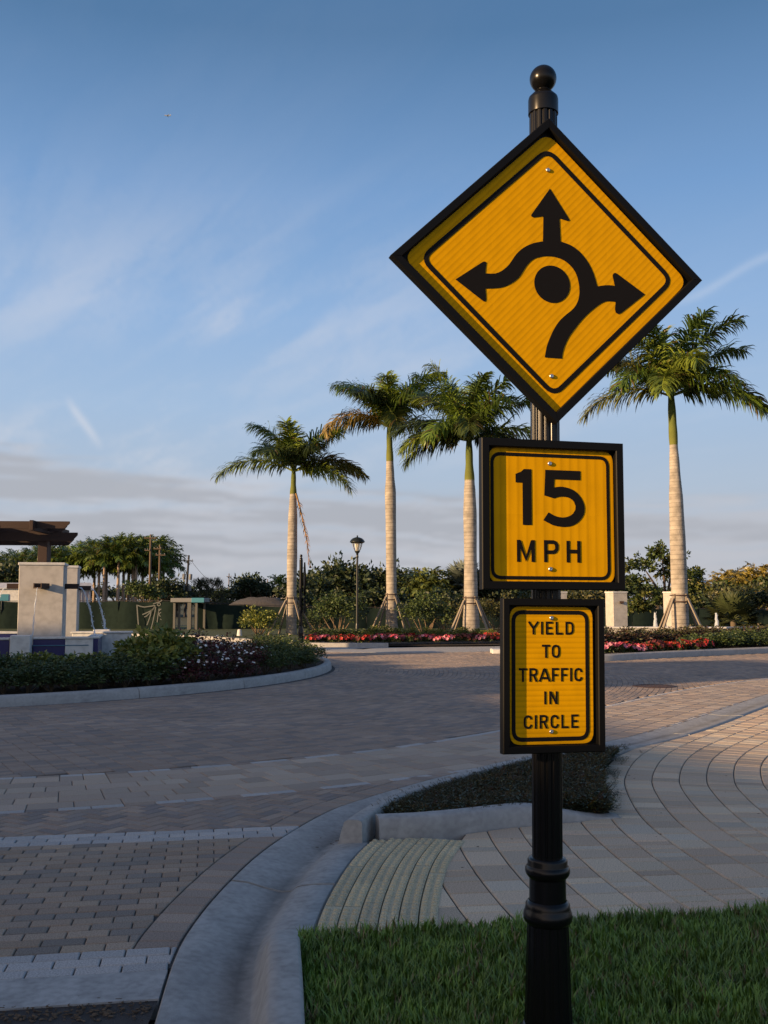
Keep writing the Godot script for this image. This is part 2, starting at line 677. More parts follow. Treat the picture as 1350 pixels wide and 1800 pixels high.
func build_ground() -> void:
	gut = even(smooth(pv([-0.1, -8, -0.4, 0, -0.62, 2, -0.79, 3.2, -0.87, 3.95, -0.935, 4.6, -0.945, 5.06, -0.9, 5.7, -0.79, 6.49, -0.62, 7.18, -0.4, 7.83, -0.15, 8.28, 0.13, 8.72, 0.56, 9.33, 1.13, 10.0, 2.05, 11.0, 3.11, 12.22, 4.0, 13.45, 5.17, 15.24, 6.57, 17.34, 8.2, 19.6, 10.5, 22.2, 14, 25.2, 20, 29, 30, 34]), 0.1), 0.12)
	up = even(smooth(pv([-16, 11.6, -9, 9.7, -5.6, 9.0, -4.5, 9.02, -3.47, 9.24, -2.52, 9.54, -1.48, 10.03, -0.52, 10.65, 0.2, 11.25, 1.37, 12.53, 2.4, 13.95, 3.35, 15.4, 4.6, 17.2, 5.9, 18.85, 7.8, 20.8, 11, 23.6, 16, 27]), 0.1), 0.1)
	ref = even(smooth(pv([3.3, 3.0, 2.6, 3.9, 2.16, 5.0, 1.98, 5.95, 1.9, 7.0, 1.93, 7.79, 2.09, 8.86, 2.27, 9.53, 2.55, 10.3, 2.84, 10.92, 3.18, 11.51, 3.71, 12.32, 4.41, 13.34, 5.2, 14.5, 6.3, 16.2, 7.5, 17.9, 9.2, 20.0]), 0.1), 0.1)
	var c := PackedVector2Array()
	for k in 120:
		var a := TAU * k / 120.0
		var r := 9.36 + 0.35 * cos(a - 0.25) * sin(a * 2.0) * 0.4
		c.append(HUB + Vector2(cos(a), sin(a)) * r)
	isl = c
	var g := G.new()
	g.quad(Vector3(-3000, -0.09, 3000), Vector3(3000, -0.09, 3000), Vector3(3000, -0.09, -3000), Vector3(-3000, -0.09, -3000))
	struct("ground", g, M.field)
	# the bed of sand under the paving, and the asphalt street that begins at the lower left
	var bed := PackedVector2Array()
	for q in shifted(gut, -0.006):
		if q.y > 4.5:
			bed.append(q)
	bed.append_array(pv([60, 46, 6, 40, 3.6, 33, 0, 32, -2.4, 33, -6, 39, -14, 44, -60, 52, -60, 4.5]))
	struct("road_bed", sheet(bed, -0.011), M.road_bed)
	struct("street", sheet(pv([-60, -12, -0.3, -12, -0.45, -1, -0.66, 2, -0.83, 3.2, -0.9, 3.95, -0.92, 4.3, -60, 4.3]), -0.006), M.asphalt)


func brick(g: G, p: PackedVector2Array, region: PackedVector2Array, col: Color, y1: float, ch: float) -> void:
	var joint := -0.0022 if ch < 0.0045 else (-0.003 if ch < 0.0065 else -0.0040)
	if col.g > 0.4 and ch < 0.0055:
		joint = -0.0034
	var cut: Array = Geometry2D.intersect_polygons(p, region) if region.size() else [p]
	for q in cut:
		var off := Geometry2D.offset_polygon(q, joint)
		for o in off:
			var area := 0.0
			for k in o.size():
				area += o[k].cross(o[(k + 1) % o.size()])
			if absf(area) < 0.0014:
				continue
			if o.size() > 5:
				o = Geometry2D.convex_hull(o)
				o.remove_at(o.size() - 1)
			g.col = col
			g.slab(o, -0.06, y1 + rng.randf_range(-0.0012, 0.0012), ch, Vector2(rng.randf_range(-1, 1), rng.randf_range(-1, 1)) * 0.004)


func tone(list: Array, spread := 0.12) -> Color:
	var q: Array = list[rng.randi() % list.size()]
	var k := 1.0 + rng.randf_range(-spread, spread)
	return Color(q[0] * k, q[1] * k, q[2] * k)


const T_ROAD := [[0.364, 0.288, 0.232], [0.399, 0.307, 0.242], [0.316, 0.266, 0.232], [0.435, 0.336, 0.263], [0.285, 0.243, 0.218], [0.376, 0.288, 0.229]]
const T_CROSS := [[0.412, 0.318, 0.238], [0.373, 0.296, 0.226], [0.322, 0.271, 0.221], [0.443, 0.347, 0.258], [0.399, 0.300, 0.221], [0.283, 0.245, 0.210], [0.404, 0.321, 0.250], [0.382, 0.292, 0.218]]
const T_TAN := [[0.546, 0.436, 0.333], [0.501, 0.403, 0.320], [0.455, 0.370, 0.294], [0.566, 0.468, 0.371], [0.481, 0.377, 0.294]]
const T_WALK := [[0.578, 0.458, 0.331], [0.529, 0.430, 0.316], [0.482, 0.383, 0.281], [0.616, 0.505, 0.362], [0.549, 0.421, 0.300], [0.520, 0.449, 0.347]]
const T_WHITE := [[0.528, 0.517, 0.506], [0.480, 0.471, 0.462], [0.576, 0.552, 0.528]]
const T_TACT := [[0.650, 0.582, 0.392], [0.605, 0.549, 0.381], [0.672, 0.605, 0.414]]


# pieces sorted by how near they lie: the nearest "most" become parts, the rest one joined part
func lay(parent: Node3D, pieces: Array, most: int, called: String, rest: String, ch: float, y1 := 0.0) -> void:
	pieces.sort_custom(func(a, b): return a.far < b.far)
	var joined := G.new()
	var made := 0
	for q in pieces:
		if made < most and q.far < 50.0:
			var g := G.new()
			brick(g, q.p, q.region, q.col, y1, ch)
			if g.v.size():
				part(parent, called, g, M.paver)
				made += 1
		else:
			brick(joined, q.p, q.region, q.col, y1, ch)
	if joined.v.size():
		part(parent, rest, joined, M.paver).set_meta("kind", "stuff")


func seen_share(q: Vector2) -> float:
	# pieces outside the photographed wedge rank behind those inside it
	return q.length() + (60.0 if absf(q.x) > q.y * 0.40 + 0.1 or q.y < 3.9 else 0.0)


func piece(p: PackedVector2Array, region: PackedVector2Array, col: Color) -> Dictionary:
	var m := Vector2.ZERO
	for q in p:
		m += q / p.size()
	return {"p": p, "region": region, "col": col, "far": seen_share(m)}


func build_road() -> void:
	var soldier := shifted(gut, -0.215)
	var right_edge := PackedVector2Array()   # the crossing ends at the soldier course
	for k in range(soldier.size() - 1, -1, -1):
		if soldier[k].y > 3.6 and soldier[k].y < 12.0:
			right_edge.append(soldier[k])
	var cross_region := PackedVector2Array([Vector2(-9, 2.2)])
	cross_region.append(Vector2(-0.7, 2.2))
	var rev := right_edge.duplicate()
	rev.reverse()
	cross_region.append_array(rev)
	cross_region.append(Vector2(-9, 12.0))
	var wide_region := PackedVector2Array([Vector2(-9, 2.2), Vector2(-0.62, 2.2)])
	for q in shifted(gut, -0.012):
		if q.y > 3.6 and q.y < 12.0:
			wide_region.append(q)
	wide_region.append(Vector2(-9, 12.0))
	# the crossing, laid in running bond between two white bands
	var cross := struct("crosswalk_paving")
	var plain := []
	var white := []
	for row in range(-3, 24):
		for k in range(-6, 34):
			var a := 0.2 * k + (0.1 if posmod(row, 2) == 1 else 0.0) - 0.06
			var b := 0.1 * row
			var p := PackedVector2Array([W0 + ROW * a + ACR * b, W0 + ROW * (a + 0.2) + ACR * b, W0 + ROW * (a + 0.2) + ACR * (b + 0.1), W0 + ROW * a + ACR * (b + 0.1)])
			if p[0].x < -7.0:
				continue
			if row < 0 or row >= 21:
				white.append(piece(p, wide_region, tone(T_WHITE, 0.05)))
			else:
				plain.append(piece(p, cross_region, tone(T_CROSS)))
	lay(cross, plain, 290, "brick", "brick_field", 0.005)
	var bands := struct("crosswalk_edge_bands")
	lay(bands, white, 200, "white_brick", "white_brick_field", 0.005)
	# concrete header between the bricks and the asphalt
	var hp := PackedVector2Array([W0 + ROW * -0.1 + ACR * -0.305, W0 + ROW * 12.0 + ACR * -0.305, W0 + ROW * 12.0 + ACR * -0.62, W0 + ROW * -0.1 + ACR * -0.62])
	var hg := G.new()
	var hcut := Geometry2D.intersect_polygons(hp, wide_region)
	for q in hcut:
		var tri := Geometry2D.triangulate_polygon(q)
		for k in range(0, tri.size(), 3):
			var t3 := PackedVector2Array([q[tri[k]], q[tri[k + 1]], q[tri[k + 2]]])
			hg.slab(t3, -0.08, 0.002)
	struct("concrete_header", hg, M.concrete)
	# soldier course beside the gutter
	var sold := struct("soldier_course")
	var sp := []
	var fine := even(smooth(gut, 0.02), 0.01)
	var k0 := 0
	while k0 < fine.size() - 20:
		var l := 13 + rng.randi() % 2
		if fine[k0].y > 4.6 and fine[k0].y < 9.6:
			var q := PackedVector2Array([fine[k0] + right_of(fine, k0) * -0.012, fine[k0] + right_of(fine, k0) * -0.213, fine[k0 + l] + right_of(fine, k0 + l) * -0.213, fine[k0 + l] + right_of(fine, k0 + l) * -0.012])
			var cuts := [q]
			for lim in [[-3.0, 0.0], [21.0, 24.0]]:
				var strip := PackedVector2Array()
				for z in [[-3.0, lim[0]], [3.0, lim[0]], [3.0, lim[1]], [-3.0, lim[1]]]:
					strip.append(W0 + ROW * z[0] + ACR * z[1] * 0.1)
				var left_over := []
				for cq in cuts:
					left_over.append_array(Geometry2D.clip_polygons(cq, strip))
				cuts = left_over
			for cq: PackedVector2Array in cuts:
				if cq[0].y < 4.76:
					continue
				sp.append(piece(cq, PackedVector2Array(), tone([[0.40, 0.32, 0.26], [0.36, 0.29, 0.24], [0.43, 0.34, 0.27]], 0.14)))
		k0 += l
	lay(sold, sp, 80, "paver", "paver_field", 0.005)
	# the pale apron: seven courses that follow the far dashed line, with a dashed line of white bricks on both edges
	var apron := struct("apron_paving")
	var ap := []
	var dash := []
	var apron_region := PackedVector2Array([Vector2(-16, 2), Vector2(-3, 2)])
	for q in shifted(gut, -0.012):
		if q.y > 4.0:
			apron_region.append(q)
	apron_region.append(Vector2(30, 60))
	apron_region.append(Vector2(-16, 60))
	for band in 8:
		var edge := band == 0 or band == 7
		var o0 := 0.0 if band == 0 else 0.1 + (band - 1) * 0.24
		var o1 := 0.1 if band == 0 else (o0 + 0.1 if band == 7 else o0 + 0.24)
		var k := rng.randi() % 3
		var count := 0
		while k < up.size() - 5:
			var l := 2 if edge else rng.randi_range(2, 3) + (1 if rng.randf() < 0.2 else 0)
			var q := PackedVector2Array([up[k] + right_of(up, k) * o0, up[k] + right_of(up, k) * o1, up[k + l] + right_of(up, k + l) * o1, up[k + l] + right_of(up, k + l) * o0])
			if up[k].x > -9.0 and up[k].y < 24.0:
				var run_on := up[k].y > 11.6
				if edge and (count % 3 < 2 or (band == 0 and run_on)):
					dash.append(piece(q, apron_region, tone(T_WHITE, 0.05)))
				else:
					ap.append(piece(q, apron_region, tone(T_TAN if not edge else T_ROAD, 0.10)))
			k += l
			count += 1
	lay(apron, ap, 290, "paver", "paver_field", 0.006)
	lay(apron, dash, 70, "white_brick", "white_brick_field", 0.005)
	# herringbone between the crossing and the apron
	var herr := struct("herringbone_paving")
	var hr := PackedVector2Array()
	for k in range(0, 60):
		hr.append(W0 + ROW * (-1.5 + 0.12 * k) + ACR * 2.402)
	var lower := shifted(up, 0.1 + 6 * 0.24 + 0.1)
	var low2 := PackedVector2Array()
	for q in lower:
		if q.x > -7.2 and q.x < 0.6:
			low2.append(q)
	hr.append_array(low2)
	var hreg: Array = Geometry2D.intersect_polygons(hr, cross_region)
	var hb := []
	var e := Vector2(0.5, 0.866)
	var f := Vector2(-0.866, 0.5)
	for a in range(-60, 80):
		for b in range(-60, 120):
			# cells of 0.1 m; (a - b) mod 4 gives the herringbone
			var m := posmod(a - b, 4)
			var q: PackedVector2Array
			var o := Vector2(-1.0, 7.0) + (e * a + f * b) * 0.1
			if o.x < -6.6 or o.x > 0.6 or o.y < 5.6 or o.y > 10.0:
				continue
			if m == 0:
				q = PackedVector2Array([o, o + e * 0.2, o + e * 0.2 + f * 0.1, o + f * 0.1])
			elif m == 3:
				q = PackedVector2Array([o, o + e * 0.1, o + e * 0.1 + f * 0.2, o + f * 0.2])
			else:
				continue
			for r in hreg:
				if Geometry2D.intersect_polygons(q, r).size():
					hb.append(piece(q, r, tone(T_ROAD)))
	lay(herr, hb, 290, "brick", "brick_field", 0.005)
	# the roundabout's carriageway: rings of bricks about the island
	var road := struct("road")
	var region := PackedVector2Array()
	for q in up:
		if q.x > -9.0 and q.x < 13.0:
			region.append(q + Vector2(0, 0.02))
	region.append_array(pv([13, 31, 11.55, 30.5, 7.44, 27.8, 5.8, 26.5, 4.6, 26.3, 4.2, 27.2, 4.9, 29, 6.2, 33, 5.4, 33.2, 3.6, 31.9, 2, 31.1, 0, 30.8, -2, 31.4, -3.8, 33.4, -6.2, 37.2, -12, 41.5, -14, 41, -14, 11]))
	var base := G.new()
	base.slab(pv([-0.098, -0.048, 0.098, -0.048, 0.098, 0.048, -0.098, 0.048]), -0.05, 0.0, 0.005)
	var places: Array[Transform3D] = []
	var tints := PackedColorArray()
	var near := []
	var patch := FastNoiseLite.new()
	patch.frequency = 0.35
	patch.fractal_octaves = 3
	var r := 9.5
	var row := 0
	while r < 32.0:
		var step := 0.2 / r
		var m := int(TAU / step)
		step = TAU / m
		for k in m:
			var a := step * (k + 0.5 * (row % 2))
			var q := HUB + Vector2(cos(a), sin(a)) * r
			if q.y < 8.8 or absf(q.x) > q.y * 0.44 + 1.4 or q.y > 40.0:
				continue
			if not Geometry2D.is_point_in_polygon(q, region):
				continue
			var t := Vector2(-sin(a), cos(a))
			if not Geometry2D.is_point_in_polygon(q + t * 0.09, region) or not Geometry2D.is_point_in_polygon(q - t * 0.09, region):
				continue
			var col := tone(T_ROAD, 0.1) * (1.0 + 0.20 * patch.get_noise_2d(q.x * 1.6, q.y * 1.6))
			col.a = 1.0
			var b := Basis(Vector3(t.x, 0, -t.y), Vector3.UP, Vector3(cos(a), 0, -sin(a)))
			if b.determinant() < 0:
				b.z = -b.z
			var tilt := Basis.from_euler(Vector3(rng.randf_range(-0.008, 0.008), 0, rng.randf_range(-0.006, 0.006)))
			places.append(Transform3D(b * tilt, V(q, rng.randf_range(-0.0012, 0.0012))))
			tints.append(col)
			if absf(q.x) < q.y * 0.39:
				near.append([q.length(), places.size() - 1])
		r += 0.1
		row += 1
	near.sort_custom(func(x, y): return x[0] < y[0])
	var own := {}
	var meshes := []
	for k in 10:
		var g := G.new()
		g.col = tone(T_ROAD, 0.1)
		g.slab(pv([-0.098, -0.048, 0.098, -0.048, 0.098, 0.048, -0.098, 0.048]), -0.05, 0.0, 0.005)
		meshes.append(g.mesh())
	for k in mini(290, near.size()):
		var at: int = near[k][1]
		own[at] = true
		part(road, "brick", meshes[rng.randi() % 10], M.paver).transform = places[at]
	var mm := MultiMesh.new()
	mm.transform_format = MultiMesh.TRANSFORM_3D
	mm.use_colors = true
	mm.mesh = base.mesh()
	mm.instance_count = places.size() - own.size()
	var n := 0
	for k in places.size():
		if own.has(k):
			continue
		mm.set_instance_transform(n, places[k])
		mm.set_instance_color(n, tints[k])
		n += 1
	var mi := MultiMeshInstance3D.new()
	mi.name = "brick_field"
	mi.multimesh = mm
	mi.material_override = M.paver
	mi.set_meta("kind", "stuff")
	road.add_child(mi)
	# the round iron cover in the carriageway
	var mc := thing("manhole_cover", "round brown iron cover set flush in the road paving right of the sign", "manhole cover", V(Vector2(5.05, 18.9), 0.0))
	var g := G.new()
	g.lathe([Vector2(0.40, -0.02), Vector2(0.40, 0.008), Vector2(0.34, 0.009)], 32)
	part(mc, "ring", g, M.iron)
	g = G.new()
	g.lathe([Vector2(0.335, 0.0), Vector2(0.33, 0.006), Vector2(0.001, 0.007)], 32)
	for k in range(-3, 4):
		g.bx(Vector3(k * 0.08, 0.008, 0), Vector3(0.02, 0.006, sqrt(0.09 - k * k * 0.0064) * 2.0))
	part(mc, "lid", g, M.iron)


func panels(parent: Node3D, called: String, p: PackedVector2Array, a: int, b: int, breaks: Array, profile: Callable, m: Material) -> void:
	# a long casting cut into panels at the given distances ahead, with a fine open joint between
	var from := a
	for k in range(a, b + 1):
		var cut := k == b
		for y: float in breaks:
			if p[k].y <= y and p[mini(k + 1, p.size() - 1)].y > y:
				cut = true
		if cut and k > from:
			var g := G.new()
			var q := p.slice(from, k + 1)
			if from > a:
				q[0] = q[0].move_toward(q[1], 0.032)
			loft(g, q, 0, q.size() - 1, profile)
			part(parent, called, g, m)
			from = k


func build_kerbs() -> void:
	var joints := [1.2, 5.93, 8.75, 11.6, 14.4, 17.5, 20.5]
	var last := gut.size() - 1
	var gutter := struct("kerb_and_gutter")
	var pan := func(d: float) -> Array:
		var w := lerpf(0.39, 0.30, smoothstep(9.5, 12.0, d))
		var dip := lerpf(0.050, 0.006, smoothstep(9.5, 12.0, d))
		return [Vector2(0.0, -0.06), Vector2(0.0, -0.003), Vector2(0.008, 0.003), Vector2(0.10, -0.005), Vector2(0.2, -0.55 * dip - 0.004), Vector2(0.29 * w / 0.39, -dip), Vector2(0.35 * w / 0.39, -dip + 0.003)]
	var h_lawn := func(d: float) -> float: return 0.145 * (1.0 - smoothstep(4.35, 5.05, d))
	# the kerb by the lawn sinks to nothing at the ramp
	var prof := func(d: float) -> Array:
		var h: float = h_lawn.call(d)
		var r: Array = pan.call(d)
		r.append_array([Vector2(0.368, lerpf(-0.03, -0.034, h / 0.145)), Vector2(0.385, h * 0.15 - 0.02), Vector2(0.402, h * 0.5 - 0.010), Vector2(0.418, h * 0.86 - 0.003), Vector2(0.436, h + 0.001), Vector2(0.475, h + 0.004), Vector2(0.545, h + 0.002), Vector2(0.560, h - 0.012), Vector2(0.564, -0.06)])
		return r
	var a := 0
	var b := 0
	var c := 0
	var e := 0
	for k in gut.size():
		if gut[k].y < 5.06:
			a = k
		if gut[k].y < 7.02:
			b = k
		if gut[k].y < 12.5:
			c = k
		if gut[k].y < 24.0:
			e = k
	stained = true
	stain.frequency = 0.5
	stain.fractal_octaves = 3
	panels(gutter, "kerb_casting", gut, 0, a, [1.2], prof, M.concrete)
	# the level concrete strip before the bumpy tiles
	var flat := func(d: float) -> Array:
		var r: Array = pan.call(d)
		r.append_array([Vector2(0.385, -0.022), Vector2(0.42, -0.012), Vector2(0.48, -0.003), Vector2(0.598, 0.002), Vector2(0.60, -0.06)])
		return r
	panels(gutter, "ramp_casting", gut, a, b, [5.93], flat, M.concrete)
	# the kerb round the planting bed starts blunt and sinks to the right
	var bed := func(d: float) -> Array:
		var h := 0.14 * (1.0 - smoothstep(9.6, 11.8, d)) + 0.004
		var w := lerpf(0.39, 0.30, smoothstep(9.5, 12.0, d)) - 0.002
		var r: Array = pan.call(d)
		r.append_array([Vector2(w, -0.024 + 0.02 * smoothstep(9.5, 12.0, d)), Vector2(w + 0.012, 0.0), Vector2(w + 0.03, h * 0.5), Vector2(w + 0.05, h * 0.9), Vector2(w + 0.075, h), Vector2(w + 0.15, h + 0.002), Vector2(w + 0.172, h - 0.012), Vector2(w + 0.176, -0.06)])
		return r
	panels(gutter, "kerb_casting", gut, b, c, [8.75], bed, M.concrete)
	var level := func(d: float) -> Array:
		var r: Array = pan.call(d)
		r.append_array([Vector2(0.298, 0.0), Vector2(0.31, 0.004), Vector2(0.40, 0.006), Vector2(0.474, 0.004), Vector2(0.476, -0.06)])
		return r
	panels(gutter, "kerb_casting", gut, c, e, [14.4, 17.5, 20.5], level, M.concrete)
	stained = false
	# the white kerb across the front of the bed
	var front := even(smooth(pv([-0.03, 6.89, 0.29, 6.96, 0.6, 7.09, 0.9, 7.24, 1.3, 7.40, 1.68, 7.53, 1.76, 7.57]), 0.05), 0.08)
	front.reverse()
	var fp := func(d: float) -> Array:
		var h := 0.125 * (1.0 - smoothstep(7.28, 7.56, d)) + 0.012
		return [Vector2(-0.16, -0.05), Vector2(-0.158, h - 0.012), Vector2(-0.145, h), Vector2(-0.05, h + 0.002), Vector2(-0.02, h - 0.014), Vector2(-0.004, h * 0.5), Vector2(0.0, -0.05)]
	# (the curve runs right to left, so its right-hand side faces ahead)
	var fp2 := func(d: float) -> Array:
		var r := []
		for q: Vector2 in fp.call(d):
			r.append(Vector2(-q.x, q.y))
		r.reverse()
		return r
	panels(struct("front_kerb"), "kerb_stone", front, 0, front.size() - 1, [], fp2, M.concrete)
	# island kerb
	var ik := struct("island_kerb")
	var closed := isl.duplicate()
	closed.append(isl[0])
	closed.reverse()      # so that the inside is on the right
	var ip := func(_d: float) -> Array: return [Vector2(0.0, -0.06), Vector2(0.004, 0.015), Vector2(0.02, 0.12), Vector2(0.05, 0.155), Vector2(0.09, 0.162), Vector2(0.16, 0.162), Vector2(0.18, 0.15), Vector2(0.184, 0.0)]
	for k in range(0, 120, 5):
		var g := G.new()
		var q := closed.slice(k, k + 6)
		q[0] = q[0].move_toward(q[1], 0.012)
		loft(g, q, 0, 5, ip)
		part(ik, "kerb_stone", g, M.concrete)
	var inner := PackedVector2Array()
	for q in isl:
		inner.append(HUB + (q - HUB) * 0.981)
	struct("island_soil", sheet(inner, 0.11), M.soil)
	var middle := PackedVector2Array()
	for q in isl:
		middle.append(HUB + (q - HUB) * 0.62)
	struct("island_lawn", sheet(middle, 0.125), M.turf)
	# far side: a concrete apron, then a low kerb, then planting; on the right a second kerb comes nearer
	var fe := even(smooth(pv([-30, 50, -14, 43.0, -9.5, 40.4, -6.2, 37.3, -3.8, 33.6, -2.0, 31.5, 0, 30.9, 2, 31.2, 3.6, 32.0, 5.4, 33.3, 7, 36]), 0.4), 0.4)
	var far_apron := struct("far_apron")
	var apf := func(_d: float) -> Array: return [Vector2(3.4, 0.0), Vector2(0.3, 0.012), Vector2(0.02, 0.010), Vector2(0.0, -0.02)]
	fe.reverse()
	panels(far_apron, "slab", fe, 0, fe.size() - 1, [], apf, M.concrete)
	var fk := even(smooth(pv([-30, 52.6, -14, 45.6, -9.0, 42.6, -5.8, 39.0, -3.9, 35.8, -2.4, 34.6, 0.5, 34.3]), 0.4), 0.4)
	fk.reverse()
	var far_kerb := struct("far_kerb")
	var fkp := func(_d: float) -> Array: return [Vector2(0.2, 0.0), Vector2(0.19, 0.13), Vector2(0.17, 0.145), Vector2(0.03, 0.145), Vector2(0.01, 0.13), Vector2(0.0, -0.02)]
	panels(far_kerb, "kerb_stone", fk, 0, fk.size() - 1, [35.8, 39.0, 45.0], fkp, M.concrete)
	var rk := even(smooth(pv([6.6, 34, 5.2, 29.6, 4.5, 27.6, 4.75, 26.75, 5.82, 26.66, 7.48, 27.9, 9.52, 29.35, 11.66, 30.7, 15, 32.8, 22, 37]), 0.3), 0.3)
	var right_kerb := struct("right_kerb")
	var rkp := func(_d: float) -> Array: return [Vector2(0.0, -0.05), Vector2(0.01, 0.12), Vector2(0.04, 0.17), Vector2(0.16, 0.175), Vector2(0.18, 0.16), Vector2(0.19, 0.0)]
	rk.reverse()
	panels(right_kerb, "kerb_stone", rk, 0, rk.size() - 1, [28.6, 31.5, 34.5], rkp, M.concrete)
	var bed_soil := PackedVector2Array()
	for q in shifted(rk, 0.15):
		bed_soil.append(q)
	bed_soil.append_array(pv([6.2, 60, 40, 60, 30, 41]))
	struct("right_bed_soil", sheet(bed_soil, 0.09), M.soil)
	struct("far_bed_soil", sheet(pv([-5.3, 39.5, -3.7, 36.2, -2.4, 34.75, 0.5, 34.45, 3.6, 34.9, 5.9, 36.2, 6.1, 52, -5.3, 52]), 0.05), M.soil)
	struct("lawn_verge", sheet(pv([-40, 60, -30, 53, -14, 46, -9, 43, -5.7, 39.3, -3.4, 35.7, -2.8, 37.2, -3.6, 44, -4, 52, -4, 60]), 0.07), M.turf)
	var slab := G.new()
	slab.bx(Vector3(0, 0, 0), Vector3(1.0, 0.14, 0.7), 0.02)
	solo("concrete_slab", slab, M.white, "small pale concrete block lying at the road edge just left of the sign", "concrete block", "", V(Vector2(3.75, 30.6), 0.06))


# ---------------------------------------------------------------- pavement, bumpy tiles
func build_sidewalk() -> void:
	var tact_r := pv([0.25, 4.4, 0.262, 5.25, 0.30, 5.76, 0.38, 6.31, 0.46, 6.66, 0.56, 7.06])
	var s := PackedVector2Array([Vector2(0.25, 4.4)])
	s.append_array(smooth(tact_r, 0.15))
	s.append_array(pv([0.9, 7.24, 1.3, 7.39, 1.66, 7.54, 1.69, 7.71, 1.76, 8.25, 1.9, 9.01, 2.11, 9.76, 2.39, 10.46, 2.75, 11.1]))
	for q in shifted(gut, 0.482):
		if q.y > 11.45 and q.y < 21.5:
			s.append(q)
	s.append_array(pv([16, 20, 16, 4.4]))
	struct("sidewalk_bed", sheet(s, -0.010), M.road_bed)
	var inner := PackedVector2Array()
	for q in shifted(ref, 12 * 0.236 + 0.01):
		if q.y > 5.3 and q.x > 3.5:
			inner.append(q)
	inner.append_array(pv([16, 19, 16, 5.4]))
	struct("inner_lawn", sheet(inner, 0.015), M.turf)
	var walk := struct("sidewalk")
	var pieces := []
	for course in range(-8, 12):
		var o0 := course * 0.236
		var o1 := o0 + 0.236
		var k := rng.randi() % 3
		while k < ref.size() - 5:
			var l: int = [1, 1, 2, 2, 2, 3][rng.randi() % 6]
			var q := PackedVector2Array([ref[k] + right_of(ref, k) * o0, ref[k + l] + right_of(ref, k + l) * o0, ref[k + l] + right_of(ref, k + l) * o1, ref[k] + right_of(ref, k) * o1])
			k += l
			if q[0].y < 4.3 and q[1].y < 4.3:
				continue
			if Geometry2D.intersect_polygons(q, s).size():
				pieces.append(piece(q, s, tone(T_WALK, 0.13) * 1.22))
	lay(walk, pieces, 298, "paver", "paver_field", 0.007)
	# six courses of bumpy cream tiles beside the ramp edge
	var tact := struct("tactile_paving")
	var left := shifted(gut, 0.612)
	var pl := PackedVector2Array()
	for q in left:
		if q.y > 4.5 and q.y < 7.1:
			pl.append(q)
	pl = even(smooth(pl, 0.02), 0.02)
	var limit := pv([-0.4, 6.84, -0.05, 6.86, 0.29, 6.93, 0.62, 7.07])
	for col in 6:
		var k := 0
		while k < pl.size() - 4:
			var l := mini([14, 22, 31, 40][rng.randi() % 4], pl.size() - 1 - k)
			var g := G.new()
			g.col = tone(T_TACT, 0.06)
			var w := 0.1
			var row := func(i: int, f: float) -> Vector2:
				# the courses close up a little towards the far end
				return pl[i] + right_of(pl, i) * (col * w + f * w)
			var stop := k + l
			while stop > k + 2:
				var tip: Vector2 = row.call(stop, 0.5)
				var lim := 7.2
				for z in limit.size() - 1:
					if tip.x >= limit[z].x and tip.x < limit[z + 1].x:
						lim = lerpf(limit[z].y, limit[z + 1].y, (tip.x - limit[z].x) / (limit[z + 1].x - limit[z].x))
				if tip.y <= lim:
					break
				stop -= 1
			if stop <= k + 2:
				break
			for i in range(k, stop):
				var a: Vector2 = row.call(i, 0.035)
				var b: Vector2 = row.call(i, 0.965)
				var c: Vector2 = row.call(i + 1, 0.965)
				var d: Vector2 = row.call(i + 1, 0.035)
				if i == k:
					a = a.lerp(d, 0.18)
					b = b.lerp(c, 0.18)
				g.quad(V(a, 0.004), V(b, 0.004), V(c, 0.004), V(d, 0.004))
				g.quad(V(d, 0.004), V(d, -0.06), V(a, -0.06), V(a, 0.004))
				g.quad(V(b, 0.004), V(b, -0.06), V(c, -0.06), V(c, 0.004))
			var ends: Array = [row.call(stop, 0.035), row.call(stop, 0.965)]
			g.quad(V(ends[1], 0.004), V(ends[1], -0.06), V(ends[0], -0.06), V(ends[0], 0.004))
			var i := k + 1.2
			while i < stop - 1.0:
				for f: float in [0.25, 0.75]:
					var mid: Vector2 = row.call(int(i), f) + Vector2(0, 0.008)
					var ring := []
					var cap := []
					for z in 7:
						var an := TAU * z / 7.0
						ring.append(V(mid + Vector2(cos(an), sin(an)) * 0.021, 0.003))
						cap.append(V(mid + Vector2(cos(an), sin(an)) * 0.012, 0.0155))
					for z in 7:
						g.quad(ring[z], ring[(z + 1) % 7], cap[(z + 1) % 7], cap[z])
						if z > 0 and z < 6:
							g.tri(cap[0], cap[z], cap[z + 1])
				i += 2.7
			part(tact, "bumpy_tile", g, M.paver)
			k = stop




# ---------------------------------------------------------------- the sign post
func strip2(g: G, p: PackedVector2Array, w: float, z: float, closed := false) -> void:
	# a flat stroke of even width along a line of points (x, y), mitred
	var m := p.size()
	var l := []
	var r := []
	for k in m:
		var a := p[(k + m - 1) % m] if closed or k > 0 else p[k]
		var b := p[(k + 1) % m] if closed or k < m - 1 else p[k]
		var e0 := (p[k] - a).normalized() if a != p[k] else (b - p[k]).normalized()
		var e1 := (b - p[k]).normalized() if b != p[k] else e0
		var nn := Vector2(-e0.y, e0.x) + Vector2(-e1.y, e1.x)
		nn = nn / maxf(0.5, nn.length_squared() * 0.5)
		l.append(p[k] + nn * w * 0.5)
		r.append(p[k] - nn * w * 0.5)
	for k in (m if closed else m - 1):
		var j := (k + 1) % m
		g.quad(Vector3(r[k].x, r[k].y, z), Vector3(r[j].x, r[j].y, z), Vector3(l[j].x, l[j].y, z), Vector3(l[k].x, l[k].y, z))


